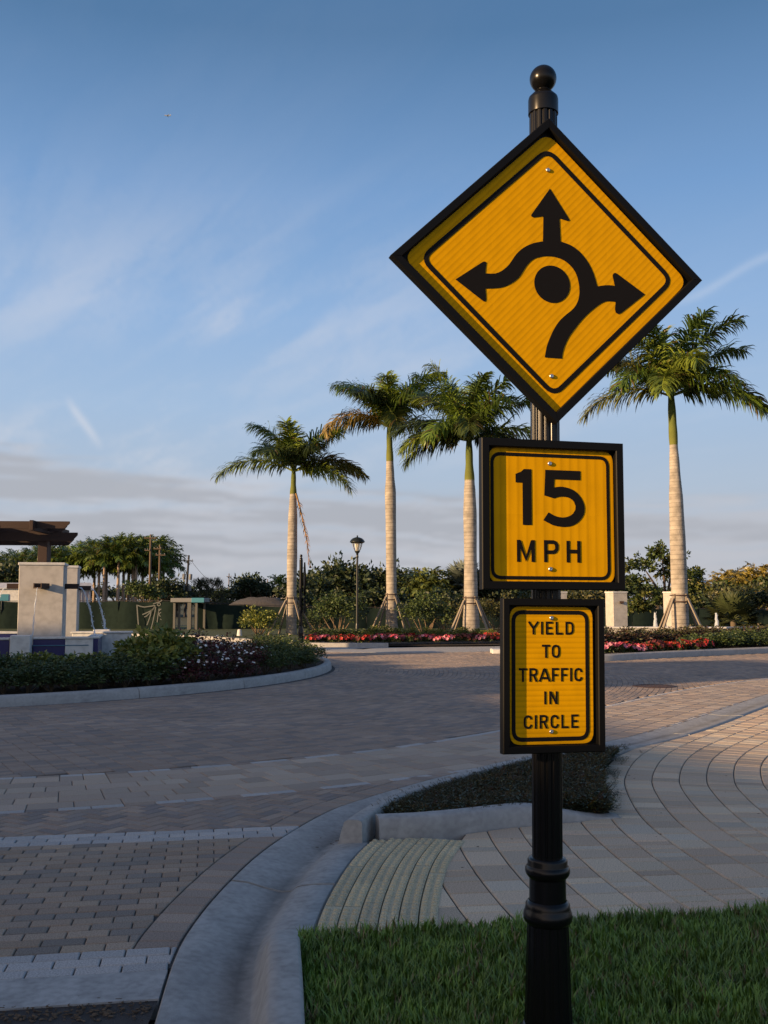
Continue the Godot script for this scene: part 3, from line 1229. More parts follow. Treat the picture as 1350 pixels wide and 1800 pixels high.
func flat(g: G, p: PackedVector2Array, z: float) -> void:
	var t := Geometry2D.triangulate_polygon(p)
	for k in range(0, t.size(), 3):
		var a := p[t[k]]
		var b := p[t[k + 1]]
		var c := p[t[k + 2]]
		if (b - a).cross(c - a) < 0:
			var s := b
			b = c
			c = s
		g.tri(Vector3(a.x, a.y, z), Vector3(b.x, b.y, z), Vector3(c.x, c.y, z))


func rounded(p: PackedVector2Array, r: float, parts := 6) -> PackedVector2Array:
	var out := PackedVector2Array()
	var m := p.size()
	for k in m:
		var a := (p[(k + m - 1) % m] - p[k]).normalized()
		var b := (p[(k + 1) % m] - p[k]).normalized()
		for s in parts + 1:
			var f := float(s) / parts
			var q := (p[k] + a * r).lerp(p[k], f).lerp(p[k].lerp(p[k] + b * r, f), f)
			out.append(q)
	return out


const GLYPH := {   # strokes in a box 1 high; the first number is the width
	"Y": [0.68, [0, 1, 0.34, 0.47, 0.68, 1], [0.34, 0.53, 0.34, 0]],
	"I": [0.0, [0, 0, 0, 1]],
	"E": [0.52, [0.52, 0.925, 0.075, 0.925, 0.075, 0.075, 0.52, 0.075], [0.075, 0.51, 0.45, 0.51]],
	"L": [0.52, [0.075, 1, 0.075, 0.075, 0.52, 0.075]],
	"D": [0.58, [0.075, 0.925, 0.30, 0.925, 0.42, 0.89, 0.50, 0.79, 0.525, 0.65, 0.525, 0.35, 0.50, 0.21, 0.42, 0.11, 0.30, 0.075, 0.075, 0.075, 0.075, 0.925]],
	"T": [0.58, [0, 0.925, 0.58, 0.925], [0.29, 0.9, 0.29, 0]],
	"O": [0.60, [0.30, 0.925, 0.18, 0.89, 0.10, 0.79, 0.075, 0.65, 0.075, 0.35, 0.10, 0.21, 0.18, 0.11, 0.30, 0.075, 0.42, 0.11, 0.50, 0.21, 0.525, 0.35, 0.525, 0.65, 0.50, 0.79, 0.42, 0.89, 0.30, 0.925]],
	"R": [0.58, [0.075, 0, 0.075, 0.925, 0.35, 0.925, 0.45, 0.89, 0.51, 0.80, 0.51, 0.64, 0.45, 0.54, 0.35, 0.50, 0.075, 0.50], [0.31, 0.50, 0.52, 0]],
	"A": [0.72, [0, 0, 0.33, 0.95], [0.72, 0, 0.39, 0.95], [0.16, 0.27, 0.56, 0.27], [0.32, 0.925, 0.40, 0.925]],
	"F": [0.50, [0.50, 0.925, 0.075, 0.925, 0.075, 0], [0.075, 0.48, 0.42, 0.48]],
	"C": [0.58, [0.525, 0.68, 0.51, 0.78, 0.43, 0.89, 0.31, 0.925, 0.19, 0.89, 0.10, 0.79, 0.075, 0.65, 0.075, 0.35, 0.10, 0.21, 0.19, 0.11, 0.31, 0.075, 0.43, 0.11, 0.51, 0.22, 0.525, 0.32]],
	"N": [0.58, [0.075, 0, 0.075, 1], [0.505, 0, 0.505, 1], [0.10, 0.97, 0.48, 0.03]],
	"M": [0.92, [0.085, 0, 0.085, 1], [0.835, 0, 0.835, 1], [0.12, 0.95, 0.46, 0.13, 0.80, 0.95]],
	"P": [0.74, [0.085, 0, 0.085, 0.925, 0.47, 0.925, 0.58, 0.89, 0.655, 0.79, 0.655, 0.61, 0.58, 0.50, 0.47, 0.46, 0.085, 0.46]],
	"H": [0.76, [0.085, 0, 0.085, 1], [0.675, 0, 0.675, 1], [0.085, 0.51, 0.675, 0.51]],
}


func letter(ch: String, at: Vector2, hgt: float, wide: float, stroke: float, z: float) -> G:
	var g := G.new()
	var d: Array = GLYPH[ch]
	var n := 0
	for s in d.slice(1):
		var p := PackedVector2Array()
		for k in range(0, s.size(), 2):
			p.append(at + Vector2(s[k] * wide, s[k + 1]) * hgt)
		var closed: bool = p.size() > 3 and p[0].is_equal_approx(p[p.size() - 1])
		if closed:
			p.remove_at(p.size() - 1)
		strip2(g, p, stroke, z + 0.0003 * n, closed)
		n += 1
	return g


func word(parent: Node3D, text: String, x0: float, x1: float, y: float, hgt: float, stroke: float, gap: float) -> void:
	# letters spread to fill x0..x1
	var total := 0.0
	for ch in text:
		total += (GLYPH[ch][0] * hgt) if ch != "I" else stroke
	var wide := ((x1 - x0) - gap * (text.length() - 1)) / total
	var x := x0
	for ch in text:
		var w: float = GLYPH[ch][0] * hgt * wide
		if ch == "I":
			w = stroke * 1.0
			part(parent, "letter", letter(ch, Vector2(x + w * 0.5, y), hgt, wide, stroke, 0.0016), M.ink)
		else:
			part(parent, "letter", letter(ch, Vector2(x, y), hgt, wide, stroke, 0.0016), M.ink)
		x += w + gap


func sheeting(across: bool, diagonal: bool, sd: int, pitch := 32.0) -> StandardMaterial3D:
	# yellow reflective sheeting: faint rolled lines in one direction
	var im := Image.create(256, 256, false, Image.FORMAT_RGB8)
	var r := RandomNumberGenerator.new()
	r.seed = sd
	var haze := FastNoiseLite.new()
	haze.frequency = 0.012
	haze.fractal_octaves = 4
	haze.seed = sd
	var line := []
	for k in 256:
		line.append(1.0 - 0.05 * (0.5 + 0.5 * sin(k * TAU / pitch)) - 0.06 * pow(0.5 + 0.5 * sin(k * TAU / pitch + 1.0), 6.0) + r.randf_range(-0.012, 0.012))
	for y in 256:
		for x in 256:
			var k: int = (x - y + 256) % 256 if diagonal else (y if across else x)
			var q: float = line[k] * (1.0 + r.randf_range(-0.01, 0.01) + 0.05 * haze.get_noise_2d(x, y * 0.6))
			im.set_pixel(x, y, Color(q, q, q * 0.98))
	var m := mat(lin(0.82, 0.405, 0.002), 0.42)
	m.albedo_texture = ImageTexture.create_from_image(im)
	m.metallic_specular = 0.14
	return m


func plate(parent: Node3D, outline: PackedVector2Array, m: Material, scale: float) -> void:
	var g := G.new()
	flat(g, outline, 0.0)
	for k in outline.size():
		var a := outline[k]
		var b := outline[(k + 1) % outline.size()]
		g.quad(Vector3(a.x, a.y, -0.003), Vector3(b.x, b.y, -0.003), Vector3(b.x, b.y, 0.0), Vector3(a.x, a.y, 0.0))
	for k in g.v.size():
		g.u[k] = Vector2(g.v[k].x, g.v[k].y) / scale
	part(parent, "face", g, m)


func rail(g: G, a: Vector2, b: Vector2, inw: Vector2, w: float, deep0: float, deep1: float) -> void:
	# one mitred side of a box frame: outer edge a-b, width w inwards
	var e := (b - a).normalized()
	var ai := a + inw * w + e * w * _mitre
	var bi := b + inw * w - e * w * _mitre
	var c := 0.003
	var f := func(p: Vector2, z: float) -> Vector3: return Vector3(p.x, p.y, z)
	var ac := a + inw * c + e * c * _mitre
	var bc := b + inw * c - e * c * _mitre
	var aic := ai - inw * c - e * c * _mitre
	var bic := bi - inw * c + e * c * _mitre
	g.quad(f.call(ac, deep1), f.call(bc, deep1), f.call(bic, deep1), f.call(aic, deep1))
	g.quad(f.call(a, deep1 - c), f.call(b, deep1 - c), f.call(bc, deep1), f.call(ac, deep1))
	g.quad(f.call(aic, deep1), f.call(bic, deep1), f.call(bi, deep1 - c), f.call(ai, deep1 - c))
	g.quad(f.call(a, deep0), f.call(b, deep0), f.call(b, deep1 - c), f.call(a, deep1 - c))
	g.quad(f.call(ai, deep1 - c), f.call(bi, deep1 - c), f.call(bi, deep0), f.call(ai, deep0))
	g.quad(f.call(a, deep0), f.call(ai, deep0), f.call(bi, deep0), f.call(b, deep0))


var _mitre := 1.0


func frame_of(parent: Node3D, p: PackedVector2Array, w: float, deep0: float, deep1: float) -> void:
	for k in p.size():
		var a := p[k]
		var b := p[(k + 1) % p.size()]
		var g := G.new()
		var e := (b - a).normalized()
		rail(g, a, b, Vector2(-e.y, e.x), w, deep0, deep1)
		part(parent, "frame_rail", g, M.frame)
	var back := G.new()
	flat(back, p, -0.0125)
	for k in back.v.size():
		back.v[k] = Vector3(back.v[k].x * 0.985, back.v[k].y * 0.985, back.v[k].z)
	var behind := G.new()
	behind.add(back, Transform3D(Basis(), Vector3(0, 0, 0.006)))
	part(parent, "back_panel", behind, M.frame)


func bolt_at(parent: Node3D, x: float, y: float, r := 0.0085) -> void:
	var g := G.new()
	var k := 16
	var pr := [Vector2(r, 0.0), Vector2(r, 0.002), Vector2(r * 0.75, 0.0045), Vector2(r * 0.4, 0.0055), Vector2(r * 0.36, 0.004), Vector2(0.0004, 0.004)]
	g.lathe(pr, k)
	var o := G.new()
	o.add(g, Transform3D(Basis(Vector3(1, 0, 0), Vector3(0, 0, 1), Vector3(0, -1, 0)), Vector3(x, y, 0.001)))
	part(parent, "bolt", o, M.bolt)


func build_sign() -> void:
	var lean := -0.0085
	var t := thing("roundabout_sign_post", "black fluted post with yellow roundabout, 15 MPH and yield signs, standing in the lawn", "road sign", Vector3(0.583, 0.03, -3.70))
	var yaw := 0.243
	# post, from the ground up; the axis leans slightly to the right
	var tilt := Basis(Vector3(0, 0, 1), lean)
	var turned := func(called: String, pr: Array, flutes: int, depth: float, sides := 48) -> void:
		var g := G.new()
		g.lathe(pr, sides, Vector3.ZERO, flutes, depth)
		part(t, called, g, M.black).basis = tilt
	turned.call("base", [Vector2(0.125, -0.05), Vector2(0.125, 0.02), Vector2(0.118, 0.045), Vector2(0.098, 0.06), Vector2(0.090, 0.075), Vector2(0.085, 0.078)], 0, 0.0)
	turned.call("lower_shaft", [Vector2(0.086, 0.07), Vector2(0.082, 0.14), Vector2(0.074, 0.40), Vector2(0.0735, 0.428)], 16, 0.0045, 160)
	turned.call("lower_collar", [Vector2(0.070, 0.415), Vector2(0.078, 0.422), Vector2(0.086, 0.432), Vector2(0.088, 0.446), Vector2(0.086, 0.458), Vector2(0.082, 0.468), Vector2(0.0795, 0.478), Vector2(0.079, 0.488), Vector2(0.073, 0.496), Vector2(0.068, 0.500)], 0, 0.0)
	turned.call("plinth", [Vector2(0.066, 0.495), Vector2(0.0655, 0.555), Vector2(0.0652, 0.585)], 0, 0.0)
	turned.call("upper_collar", [Vector2(0.064, 0.575), Vector2(0.070, 0.581), Vector2(0.077, 0.590), Vector2(0.0805, 0.600), Vector2(0.080, 0.611), Vector2(0.075, 0.620), Vector2(0.0715, 0.622), Vector2(0.0715, 0.640), Vector2(0.067, 0.648), Vector2(0.060, 0.650), Vector2(0.052, 0.650)], 0, 0.0)
	turned.call("shaft", [Vector2(0.0545, 0.64), Vector2(0.054, 2.0), Vector2(0.053, 3.47)], 14, 0.0055, 140)
	turned.call("cap", [Vector2(0.053, 3.430), Vector2(0.0575, 3.430), Vector2(0.0575, 3.485), Vector2(0.055, 3.496), Vector2(0.040, 3.512), Vector2(0.027, 3.517), Vector2(0.026, 3.53)], 0, 0.0)
	var ball := []
	for k in 21:
		var a := -1.02 + (PI * 0.5 + 1.02) * k / 20.0
		ball.append(Vector2(maxf(0.0005, cos(a) * 0.0515), 3.572 + sin(a) * 0.0515))
	ball.append(Vector2(0.006, 3.624))
	ball.append(Vector2(0.0005, 3.628))
	turned.call("ball_finial", ball, 0, 0.0)
	# the diamond
	var at := func(x: float, y: float, back: float) -> Vector3:
		# from the front plane of the frames (at z = -3.60) back along the signs' normal, relative to the post's foot
		return Vector3(x - 0.583 - sin(yaw) * back, y - 0.03, -3.60 + 3.70 - cos(yaw) * back)
	var hw := 0.6175
	var hh := 0.5819
	var deep := 0.021
	var dm := Node3D.new()
	dm.name = "diamond_sign"
	t.add_child(dm)
	dm.position = at.call(0.6232, 2.8205, deep)
	dm.rotation = Vector3(-0.017, yaw, 0.004)
	dm.set_meta("label", "yellow diamond sign with three black arrows round a disc")
	plate(dm, rounded(pv([hw - 0.052, -0.004, 0.0, hh - 0.05, -(hw - 0.05), 0.003, 0.0, -(hh - 0.022)]), 0.05), sheeting(false, true, 3), 0.23)
	_mitre = 0.97
	frame_of(dm, pv([hw, 0, 0, hh, -hw, 0, 0, -hh]), 0.030, -0.012, deep)
	_mitre = 1.0
	var g := G.new()
	strip2(g, rounded(pv([0.497, -0.004, 0.0, 0.465, -0.497, 0.004, 0.0, -0.473]), 0.045), 0.0185, 0.0014, true)
	part(dm, "border_line", g, M.ink)
	g = G.new()
	var outline := pv([0.005, 0.314, 0.078, 0.2045, 0.0815, 0.197, 0.074, 0.1935, 0.0405, 0.201, 0.0425, 0.112])
	outline.append_array(smooth(pv([0.0425, 0.112, 0.085, 0.100, 0.121, 0.076, 0.148, 0.045, 0.166, 0.014, 0.177, -0.016, 0.1855, -0.049]), 0.012))
	outline.append_array(smooth(pv([0.190, -0.049, 0.213, -0.044, 0.235, -0.0415, 0.2575, -0.0425]), 0.012))
	outline.append_array(pv([0.2495, -0.004, 0.253, 0.0045, 0.261, 0.0085, 0.267, 0.0065, 0.382, -0.067, 0.281, -0.146, 0.269, -0.152, 0.258, -0.146, 0.255, -0.135, 0.2585, -0.1045]))
	outline.append_array(smooth(pv([0.2575, -0.1045, 0.230, -0.104, 0.204, -0.112, 0.164, -0.142, 0.128, -0.175, 0.097, -0.211, 0.068, -0.248, 0.051, -0.280, 0.040, -0.308, 0.035, -0.335]), 0.012))
	outline.append_array(smooth(pv([-0.033, -0.334, -0.025, -0.296, -0.012, -0.262, 0.006, -0.226, 0.028, -0.194, 0.054, -0.169, 0.080, -0.148, 0.096, -0.129, 0.107, -0.107, 0.112, -0.082, 0.112, -0.055, 0.107, -0.026, 0.097, 0.0, 0.078, 0.023, 0.053, 0.040, 0.026, 0.049, -0.004, 0.0515, -0.036, 0.047, -0.067, 0.035, -0.090, 0.014, -0.106, -0.009, -0.126, -0.038, -0.151, -0.060, -0.181, -0.077, -0.213, -0.086, -0.2575, -0.0905]), 0.012))
	outline.append_array(pv([-0.2555, -0.130, -0.258, -0.138, -0.265, -0.140, -0.372, -0.065, -0.265, 0.010, -0.257, 0.011, -0.252, 0.007, -0.2575, -0.0335]))
	outline.append_array(smooth(pv([-0.256, -0.0335, -0.219, -0.031, -0.192, -0.018, -0.168, 0.003, -0.152, 0.025, -0.136, 0.048, -0.115, 0.069, -0.091, 0.085, -0.062, 0.098, -0.0285, 0.1065]), 0.012))
	outline.append_array(pv([-0.0245, 0.203, -0.062, 0.195, -0.070, 0.1965, -0.0735, 0.202, -0.071, 0.207]))
	var clean := PackedVector2Array()
	for q in outline:
		if clean.is_empty() or q.distance_to(clean[clean.size() - 1]) > 0.002:
			clean.append(q)
	flat(g, clean, 0.0015)
	part(dm, "arrow_symbol", g, M.ink)
	g = G.new()
	var disc := PackedVector2Array()
	for k in 48:
		disc.append(Vector2(0.004, -0.055) + Vector2(cos(TAU * k / 48), sin(TAU * k / 48)) * 0.0712)
	flat(g, disc, 0.0015)
	part(dm, "disc_symbol", g, M.ink)
	bolt_at(dm, -0.001, 0.385)
	bolt_at(dm, -0.008, -0.403)
	for y: float in [0.385, -0.403]:
		g = G.new()
		g.bx(Vector3(-0.004, y, -0.03), Vector3(0.13, 0.04, 0.05), 0.004)
		part(dm, "bracket", g, M.frame)
	# the advisory speed plate
	var sp := Node3D.new()
	sp.name = "speed_sign"
	t.add_child(sp)
	sp.position = at.call(0.6157, 1.9074, deep)
	sp.rotation = Vector3(0, yaw, -0.004)
	sp.set_meta("label", "square yellow sign reading 15 MPH")
	plate(sp, rounded(pv([0.243, 0.241, -0.243, 0.241, -0.243, -0.247, 0.243, -0.247]), 0.042), sheeting(false, false, 4), 0.27)
	frame_of(sp, pv([-0.2764, -0.2709, 0.2764, -0.2709, 0.2764, 0.2709, -0.2764, 0.2709]), 0.030, -0.012, deep)
	g = G.new()
	strip2(g, rounded(pv([0.221, 0.217, -0.231, 0.217, -0.231, -0.228, 0.221, -0.228]), 0.034), 0.0125, 0.0014, true)
	part(sp, "border_line", g, M.ink)
	g = G.new()
	flat(g, pv([-0.080, 0.165, -0.109, 0.165, -0.120, 0.155, -0.1415, 0.146, -0.1415, 0.115, -0.115, 0.115, -0.115, -0.038, -0.080, -0.038]), 0.0015)
	part(sp, "digit", g, M.ink)
	g = G.new()
	var five := pv([-0.026, 0.165, 0.112, 0.165, 0.112, 0.131, 0.009, 0.131, 0.007, 0.101])
	five.append_array(smooth(pv([0.010, 0.1015, 0.030, 0.105, 0.055, 0.103, 0.083, 0.094, 0.105, 0.077, 0.121, 0.054, 0.1275, 0.030, 0.124, 0.006, 0.111, -0.014, 0.092, -0.030, 0.070, -0.039, 0.047, -0.042, 0.022, -0.0405, 0.000, -0.036, -0.036, -0.019]), 0.012))
	five.append_array(smooth(pv([-0.015, 0.010, 0.006, -0.001, 0.027, -0.0065, 0.047, -0.007, 0.066, -0.002, 0.081, 0.008, 0.090, 0.022, 0.091, 0.036, 0.085, 0.051, 0.070, 0.063, 0.048, 0.0685, 0.026, 0.067, 0.006, 0.0610]), 0.012))
	five.append_array(pv([-0.031, 0.071]))
	flat(g, five, 0.0015)
	part(sp, "digit", g, M.ink)
	for q in [["M", -0.138, 0.90], ["P", -0.034, 0.92], ["H", 0.054, 0.86]]:
		part(sp, "letter", letter(q[0], Vector2(q[1], -0.171), 0.079, q[2] * 1.04, 0.0135, 0.0015), M.ink)
	bolt_at(sp, -0.008, 0.188)
	bolt_at(sp, -0.010, -0.196)
	for y: float in [0.188, -0.196]:
		g = G.new()
		g.bx(Vector3(-0.01, y, -0.03), Vector3(0.13, 0.04, 0.05), 0.004)
		part(sp, "bracket", g, M.frame)
	# the yield plate
	var ys := Node3D.new()
	ys.name = "yield_sign"
	t.add_child(ys)
	ys.position = at.call(0.6080, 1.3330, deep)
	ys.rotation = Vector3(0, yaw, -0.010)
	ys.set_meta("label", "upright yellow sign reading YIELD TO TRAFFIC IN CIRCLE")
	plate(ys, rounded(pv([0.157, 0.243, -0.162, 0.243, -0.162, -0.243, 0.157, -0.243]), 0.040), sheeting(true, false, 5, 16.0), 0.30)
	frame_of(ys, pv([-0.1950, -0.2720, 0.1950, -0.2720, 0.1950, 0.2720, -0.1950, 0.2720]), 0.026, -0.012, deep)
	g = G.new()
	strip2(g, rounded(pv([0.1345, 0.223, -0.149, 0.223, -0.149, -0.225, 0.1345, -0.225]), 0.034), 0.0145, 0.0014, true)
	part(ys, "border_line", g, M.ink)
	word(ys, "YIELD", -0.091, 0.0825, 0.144, 0.046, 0.0078, 0.0105)
	word(ys, "TO", -0.041, 0.029, 0.061, 0.047, 0.0078, 0.006)
	word(ys, "TRAFFIC", -0.129, 0.115, -0.023, 0.048, 0.0078, 0.0085)
	word(ys, "IN", -0.033, 0.021, -0.103, 0.046, 0.0078, 0.011)
	word(ys, "CIRCLE", -0.111, 0.099, -0.188, 0.048, 0.0078, 0.0105)
	bolt_at(ys, -0.003, 0.203, 0.0080)
	bolt_at(ys, -0.006, -0.199, 0.0080)
	for y: float in [0.203, -0.199]:
		g = G.new()
		g.bx(Vector3(-0.005, y, -0.03), Vector3(0.12, 0.035, 0.05), 0.004)
		part(ys, "bracket", g, M.frame)


# ---------------------------------------------------------------- grass and ground cover near the camera
func scatter(called: String, mesh: ArrayMesh, m: Material, places: Array[Transform3D], tints: PackedColorArray, label: String, category: String) -> Node3D:
	var mm := MultiMesh.new()
	mm.transform_format = MultiMesh.TRANSFORM_3D
	mm.use_colors = true
	mm.mesh = mesh
	mm.instance_count = places.size()
	for k in places.size():
		mm.set_instance_transform(k, places[k])
		mm.set_instance_color(k, tints[k])
	var o := MultiMeshInstance3D.new()
	o.name = numbered(called)
	o.multimesh = mm
	o.material_override = m
	add_child(o)
	o.set_meta("kind", "stuff")
	tag(o, label, category)
	return o


func build_lawn() -> void:
	var back := PackedVector2Array()
	for q in shifted(gut, 0.566):
		if q.y > -6.0 and q.y < 4.74:
			back.append(q)
	var p := back.duplicate()
	p.append_array(pv([-0.36, 4.78, 0.25, 4.86, 0.96, 4.98, 1.58, 5.1, 2.1, 5.24, 3.2, 5.5, 4.6, 5.75, 9, 6.2, 9, -6]))
	struct("lawn", sheet(p, 0.035), M.turf)
	var tuft := G.new()
	var r := RandomNumberGenerator.new()
	r.seed = 12
	for k in 9:
		var a := r.randf() * TAU
		var o := Vector3(cos(a * 3.1), 0, sin(a * 3.1)) * r.randf() * 0.016
		var lean := r.randf_range(0.1, 0.65)
		var l := r.randf_range(0.045, 0.098)
		var w := r.randf_range(0.0038, 0.0066)
		var out := Vector3(cos(a), 0, sin(a))
		var side := Vector3(-sin(a), 0, cos(a))
		var mid := o + (Vector3.UP * 0.6 + out * lean * 0.25) * l
		var tip := o + (Vector3.UP * (1.0 - lean * 0.35) + out * lean * 0.8) * l
		var v := r.randf_range(0.75, 1.2)
		tuft.col = Color(v, v, v * 0.9)
		var m := out * -0.5 + Vector3.UP * 0.5
		var i0 := tuft.vert(o - side * w * 0.5, m)
		var i1 := tuft.vert(o + side * w * 0.5, m)
		var i2 := tuft.vert(mid + side * w * 0.45, m)
		var i3 := tuft.vert(mid - side * w * 0.45, m)
		var i4 := tuft.vert(tip, m)
		tuft.face(i0, i1, i2)
		tuft.face(i0, i2, i3)
		tuft.face(i3, i2, i4)
	var places: Array[Transform3D] = []
	var tints := PackedColorArray()
	var patch := FastNoiseLite.new()
	patch.frequency = 1.6
	patch.seed = 5
	var reach: PackedVector2Array = Geometry2D.offset_polygon(p, 0.022)[0]
	while places.size() < 27000:
		var q := Vector2(rng.randf_range(-0.45, 3.6), rng.randf_range(2.7, 5.6))
		if rng.randf() > 1.25 - 0.16 * q.y and q.x > 2.3:
			continue
		if not Geometry2D.is_point_in_polygon(q, reach):
			continue
		var s := rng.randf_range(0.65, 1.2) * (1.0 + 0.25 * patch.get_noise_2d(q.x, q.y))
		var b := Basis(Vector3.UP, rng.randf() * TAU).scaled(Vector3(s, s * rng.randf_range(0.85, 1.15), s))
		places.append(Transform3D(b, V(q, 0.03)))
		var k := 1.0 + 0.55 * patch.get_noise_2d(q.x * 2.0, q.y * 2.0 + 30.0) + rng.randf_range(-0.15, 0.15)
		var dry := rng.randf() < 0.08
		tints.append(Color(0.185 * k, 0.315 * k, 0.052 * k) if not dry else Color(0.26, 0.21, 0.10))
	scatter("grass", tuft.mesh(), M.leaf, places, tints, "thick green lawn grass growing round the foot of the sign post", "grass")
	var crumb := G.new()
	crumb.bx(Vector3.ZERO, Vector3(0.012, 0.006, 0.008), 0.002)
	var bits: Array[Transform3D] = []
	var bt := PackedColorArray()
	for k in 690:
		var i := rng.randi_range(20, 90)
		if k < 260:
			i = rng.randi_range(60, 70)
		if i >= gut.size():
			continue
		var q := gut[i] + right_of(gut, i) * clampf(rng.randfn(0.31, 0.045), 0.02, 0.38)
		if k < 260:
			q = Vector2(rng.randfn(-0.20, 0.07), rng.randfn(6.78, 0.16))
		var floor_y := -0.022
		if k > 330:
			# grit along the edge of the asphalt, and a few crumbs on the pavement
			q = Vector2(rng.randf_range(-1.6, -0.92), 4.13 - 0.02 + rng.randfn(0.0, 0.05)) if k < 640 else Vector2(rng.randf_range(0.4, 3.2), rng.randf_range(5.4, 9.5))
			floor_y = 0.0
			if k < 640:
				q.y += (q.x + 0.9) * 0.17
		var s := rng.randf_range(0.3, 1.3)
		bits.append(Transform3D(Basis.from_euler(Vector3(rng.randf(), rng.randf() * TAU, rng.randf())).scaled(Vector3(s * rng.randf_range(0.6, 2.2), s * 0.7, s)), V(q, floor_y)))
		var z := rng.randf_range(0.5, 1.2)
		bt.append(Color(0.14 * z, 0.10 * z, 0.065 * z))
	scatter("gutter_debris", crumb.mesh(), M.bark, bits, bt, "dry leaf crumbs and grit lying in the concrete gutter", "debris")
	# the dark creeping plants in the bed behind the post
	var bed := PackedVector2Array()
	for q in shifted(gut, 0.56):
		if q.y > 7.15 and q.y < 11.2:
			bed.append(q)
	bed.append_array(pv([3.02, 11.62, 2.39, 10.5, 2.1, 9.76, 1.88, 9.01, 1.74, 8.25, 1.67, 7.76, 1.67, 7.58, 1.3, 7.54, 0.6, 7.25, 0.29, 7.10, 0.12, 7.06]))
	struct("planting_bed", sheet(bed, 0.03), M.soil)
	var sprig := G.new()
	r.seed = 44
	for k in 16:
		var a := r.randf() * TAU
		var o := Vector3(r.randf_range(-1, 1), 0, r.randf_range(-1, 1)) * 0.05 + Vector3.UP * r.randf_range(0.01, 0.10)
		var dir := Vector3(cos(a), r.randf_range(-0.1, 0.8), sin(a)).normalized()
		var v := r.randf_range(0.6, 1.3)
		sprig.col = Color(v, v, v)
		sprig.leaf(o, dir, dir.cross(Vector3.UP).normalized(), r.randf_range(0.025, 0.042), r.randf_range(0.012, 0.02))
	for k in 3:
		var a := r.randf() * TAU
		sprig.col = Color(0.9, 0.6, 0.45)
		sprig.tube([Vector3.ZERO, Vector3(cos(a) * 0.03, 0.06, sin(a) * 0.03), Vector3(cos(a) * 0.08, 0.12, sin(a) * 0.08)], [0.002, 0.0018, 0.001], 3, false)
	places = []
	tints = PackedColorArray()
	while places.size() < 5200:
		var q := Vector2(rng.randf_range(0.0, 3.1), rng.randf_range(7.2, 11.7))
		if q.y > 10.8:
			continue
		var inside := Geometry2D.is_point_in_polygon(q, bed)
		if not inside:
			# a few trail over the edging of the pavement
			if rng.randf() > 0.04 or not Geometry2D.is_point_in_polygon(q + Vector2(-0.16, 0.05), bed) or q.y < 7.8:
				continue
		var s := (rng.randf_range(0.7, 1.25) if inside else 0.5) * lerpf(1.0, 0.45, smoothstep(9.8, 11.2, q.y))
		places.append(Transform3D(Basis(Vector3.UP, rng.randf() * TAU).scaled(Vector3(s * 1.1, s * 0.9, s * 1.1)), V(q, 0.03 if inside else 0.0)))
		var k := rng.randf_range(0.7, 1.3)
		var z := rng.randf()
		tints.append(Color(0.062 * k, 0.078 * k, 0.028 * k) if z < 0.86 else (Color(0.20, 0.17, 0.03) if z < 0.95 else Color(0.12, 0.045, 0.02)))
	scatter("ground_cover", sprig.mesh(), M.leaf, places, tints, "dark creeping ground cover filling the kerbed bed behind the sign post", "ground cover")




# ---------------------------------------------------------------- plants
func rand_dir() -> Vector3:
	var z := rng.randf_range(-1, 1)
	var a := rng.randf() * TAU
	var r := sqrt(1.0 - z * z)
	return Vector3(cos(a) * r, z, sin(a) * r)


# leaves in clumps through an ellipsoid: clumps sit mostly in its outer half, so that gaps stay between them
func crown(g: G, mid: Vector3, size: Vector3, clumps: int, leaves: int, l: float, w: float, cols: Array, spread := 0.32, flat_bottom := 0.3) -> void:
	for k in clumps:
		var d := rand_dir()
		if d.y < -flat_bottom:
			d.y *= -0.4
		var r := pow(rng.randf(), 0.45)
		var at := mid + d * r * size
		var cc: Color = tone(cols, 0.22) * 1.25
		var sz := spread * rng.randf_range(0.65, 1.3)
		for j in leaves:
			var o := rand_dir() * pow(rng.randf(), 0.6) * sz
			o.y *= 0.75
			var dir := (o.normalized() * 0.7 + d * 0.5 + rand_dir() * 0.7 + Vector3.DOWN * 0.15).normalized()
			var side := dir.cross(rand_dir()).normalized()
			var f := rng.randf_range(0.8, 1.2)
			g.col = Color(cc.r * f, cc.g * f, cc.b * f)
			g.leaf(at + o * size * 0.5 if sz < 0.0 else at + o, dir, side, l * rng.randf_range(0.7, 1.25), w * rng.randf_range(0.7, 1.2))


func stems(g: G, foot: Vector3, tips: Array, r: float, col: Color) -> void:
	g.col = col
	for t: Vector3 in tips:
		var mid := foot.lerp(t, 0.45) + Vector3(rng.randf_range(-1, 1), 0.4, rng.randf_range(-1, 1)) * foot.distance_to(t) * 0.08
		g.tube([foot + (t - foot) * Vector3(0.05, 0, 0.05), mid, t], [r, r * 0.7, r * 0.3], 6, false)


const GREEN := [[0.050, 0.078, 0.020], [0.038, 0.062, 0.018], [0.065, 0.092, 0.024], [0.042, 0.070, 0.024]]
const LIGHT := [[0.17, 0.19, 0.034], [0.12, 0.15, 0.032], [0.20, 0.21, 0.04], [0.085, 0.115, 0.026]]
const DARK := [[0.026, 0.042, 0.016], [0.034, 0.050, 0.018], [0.022, 0.036, 0.016]]
const OLIVE := [[0.066, 0.072, 0.024], [0.054, 0.064, 0.024], [0.080, 0.076, 0.026]]
const ISLAND := [[0.05, 0.078, 0.026], [0.06, 0.09, 0.03], [0.04, 0.065, 0.024]]
const MAROON := [[0.075, 0.016, 0.020], [0.052, 0.014, 0.018], [0.045, 0.040, 0.018], [0.095, 0.024, 0.028]]
const SILVER := [[0.16, 0.19, 0.17], [0.13, 0.16, 0.14]]
const PALM := [[0.050, 0.085, 0.018], [0.038, 0.068, 0.018], [0.070, 0.100, 0.022]]
const DRY := [[0.11, 0.065, 0.032], [0.085, 0.052, 0.028]]


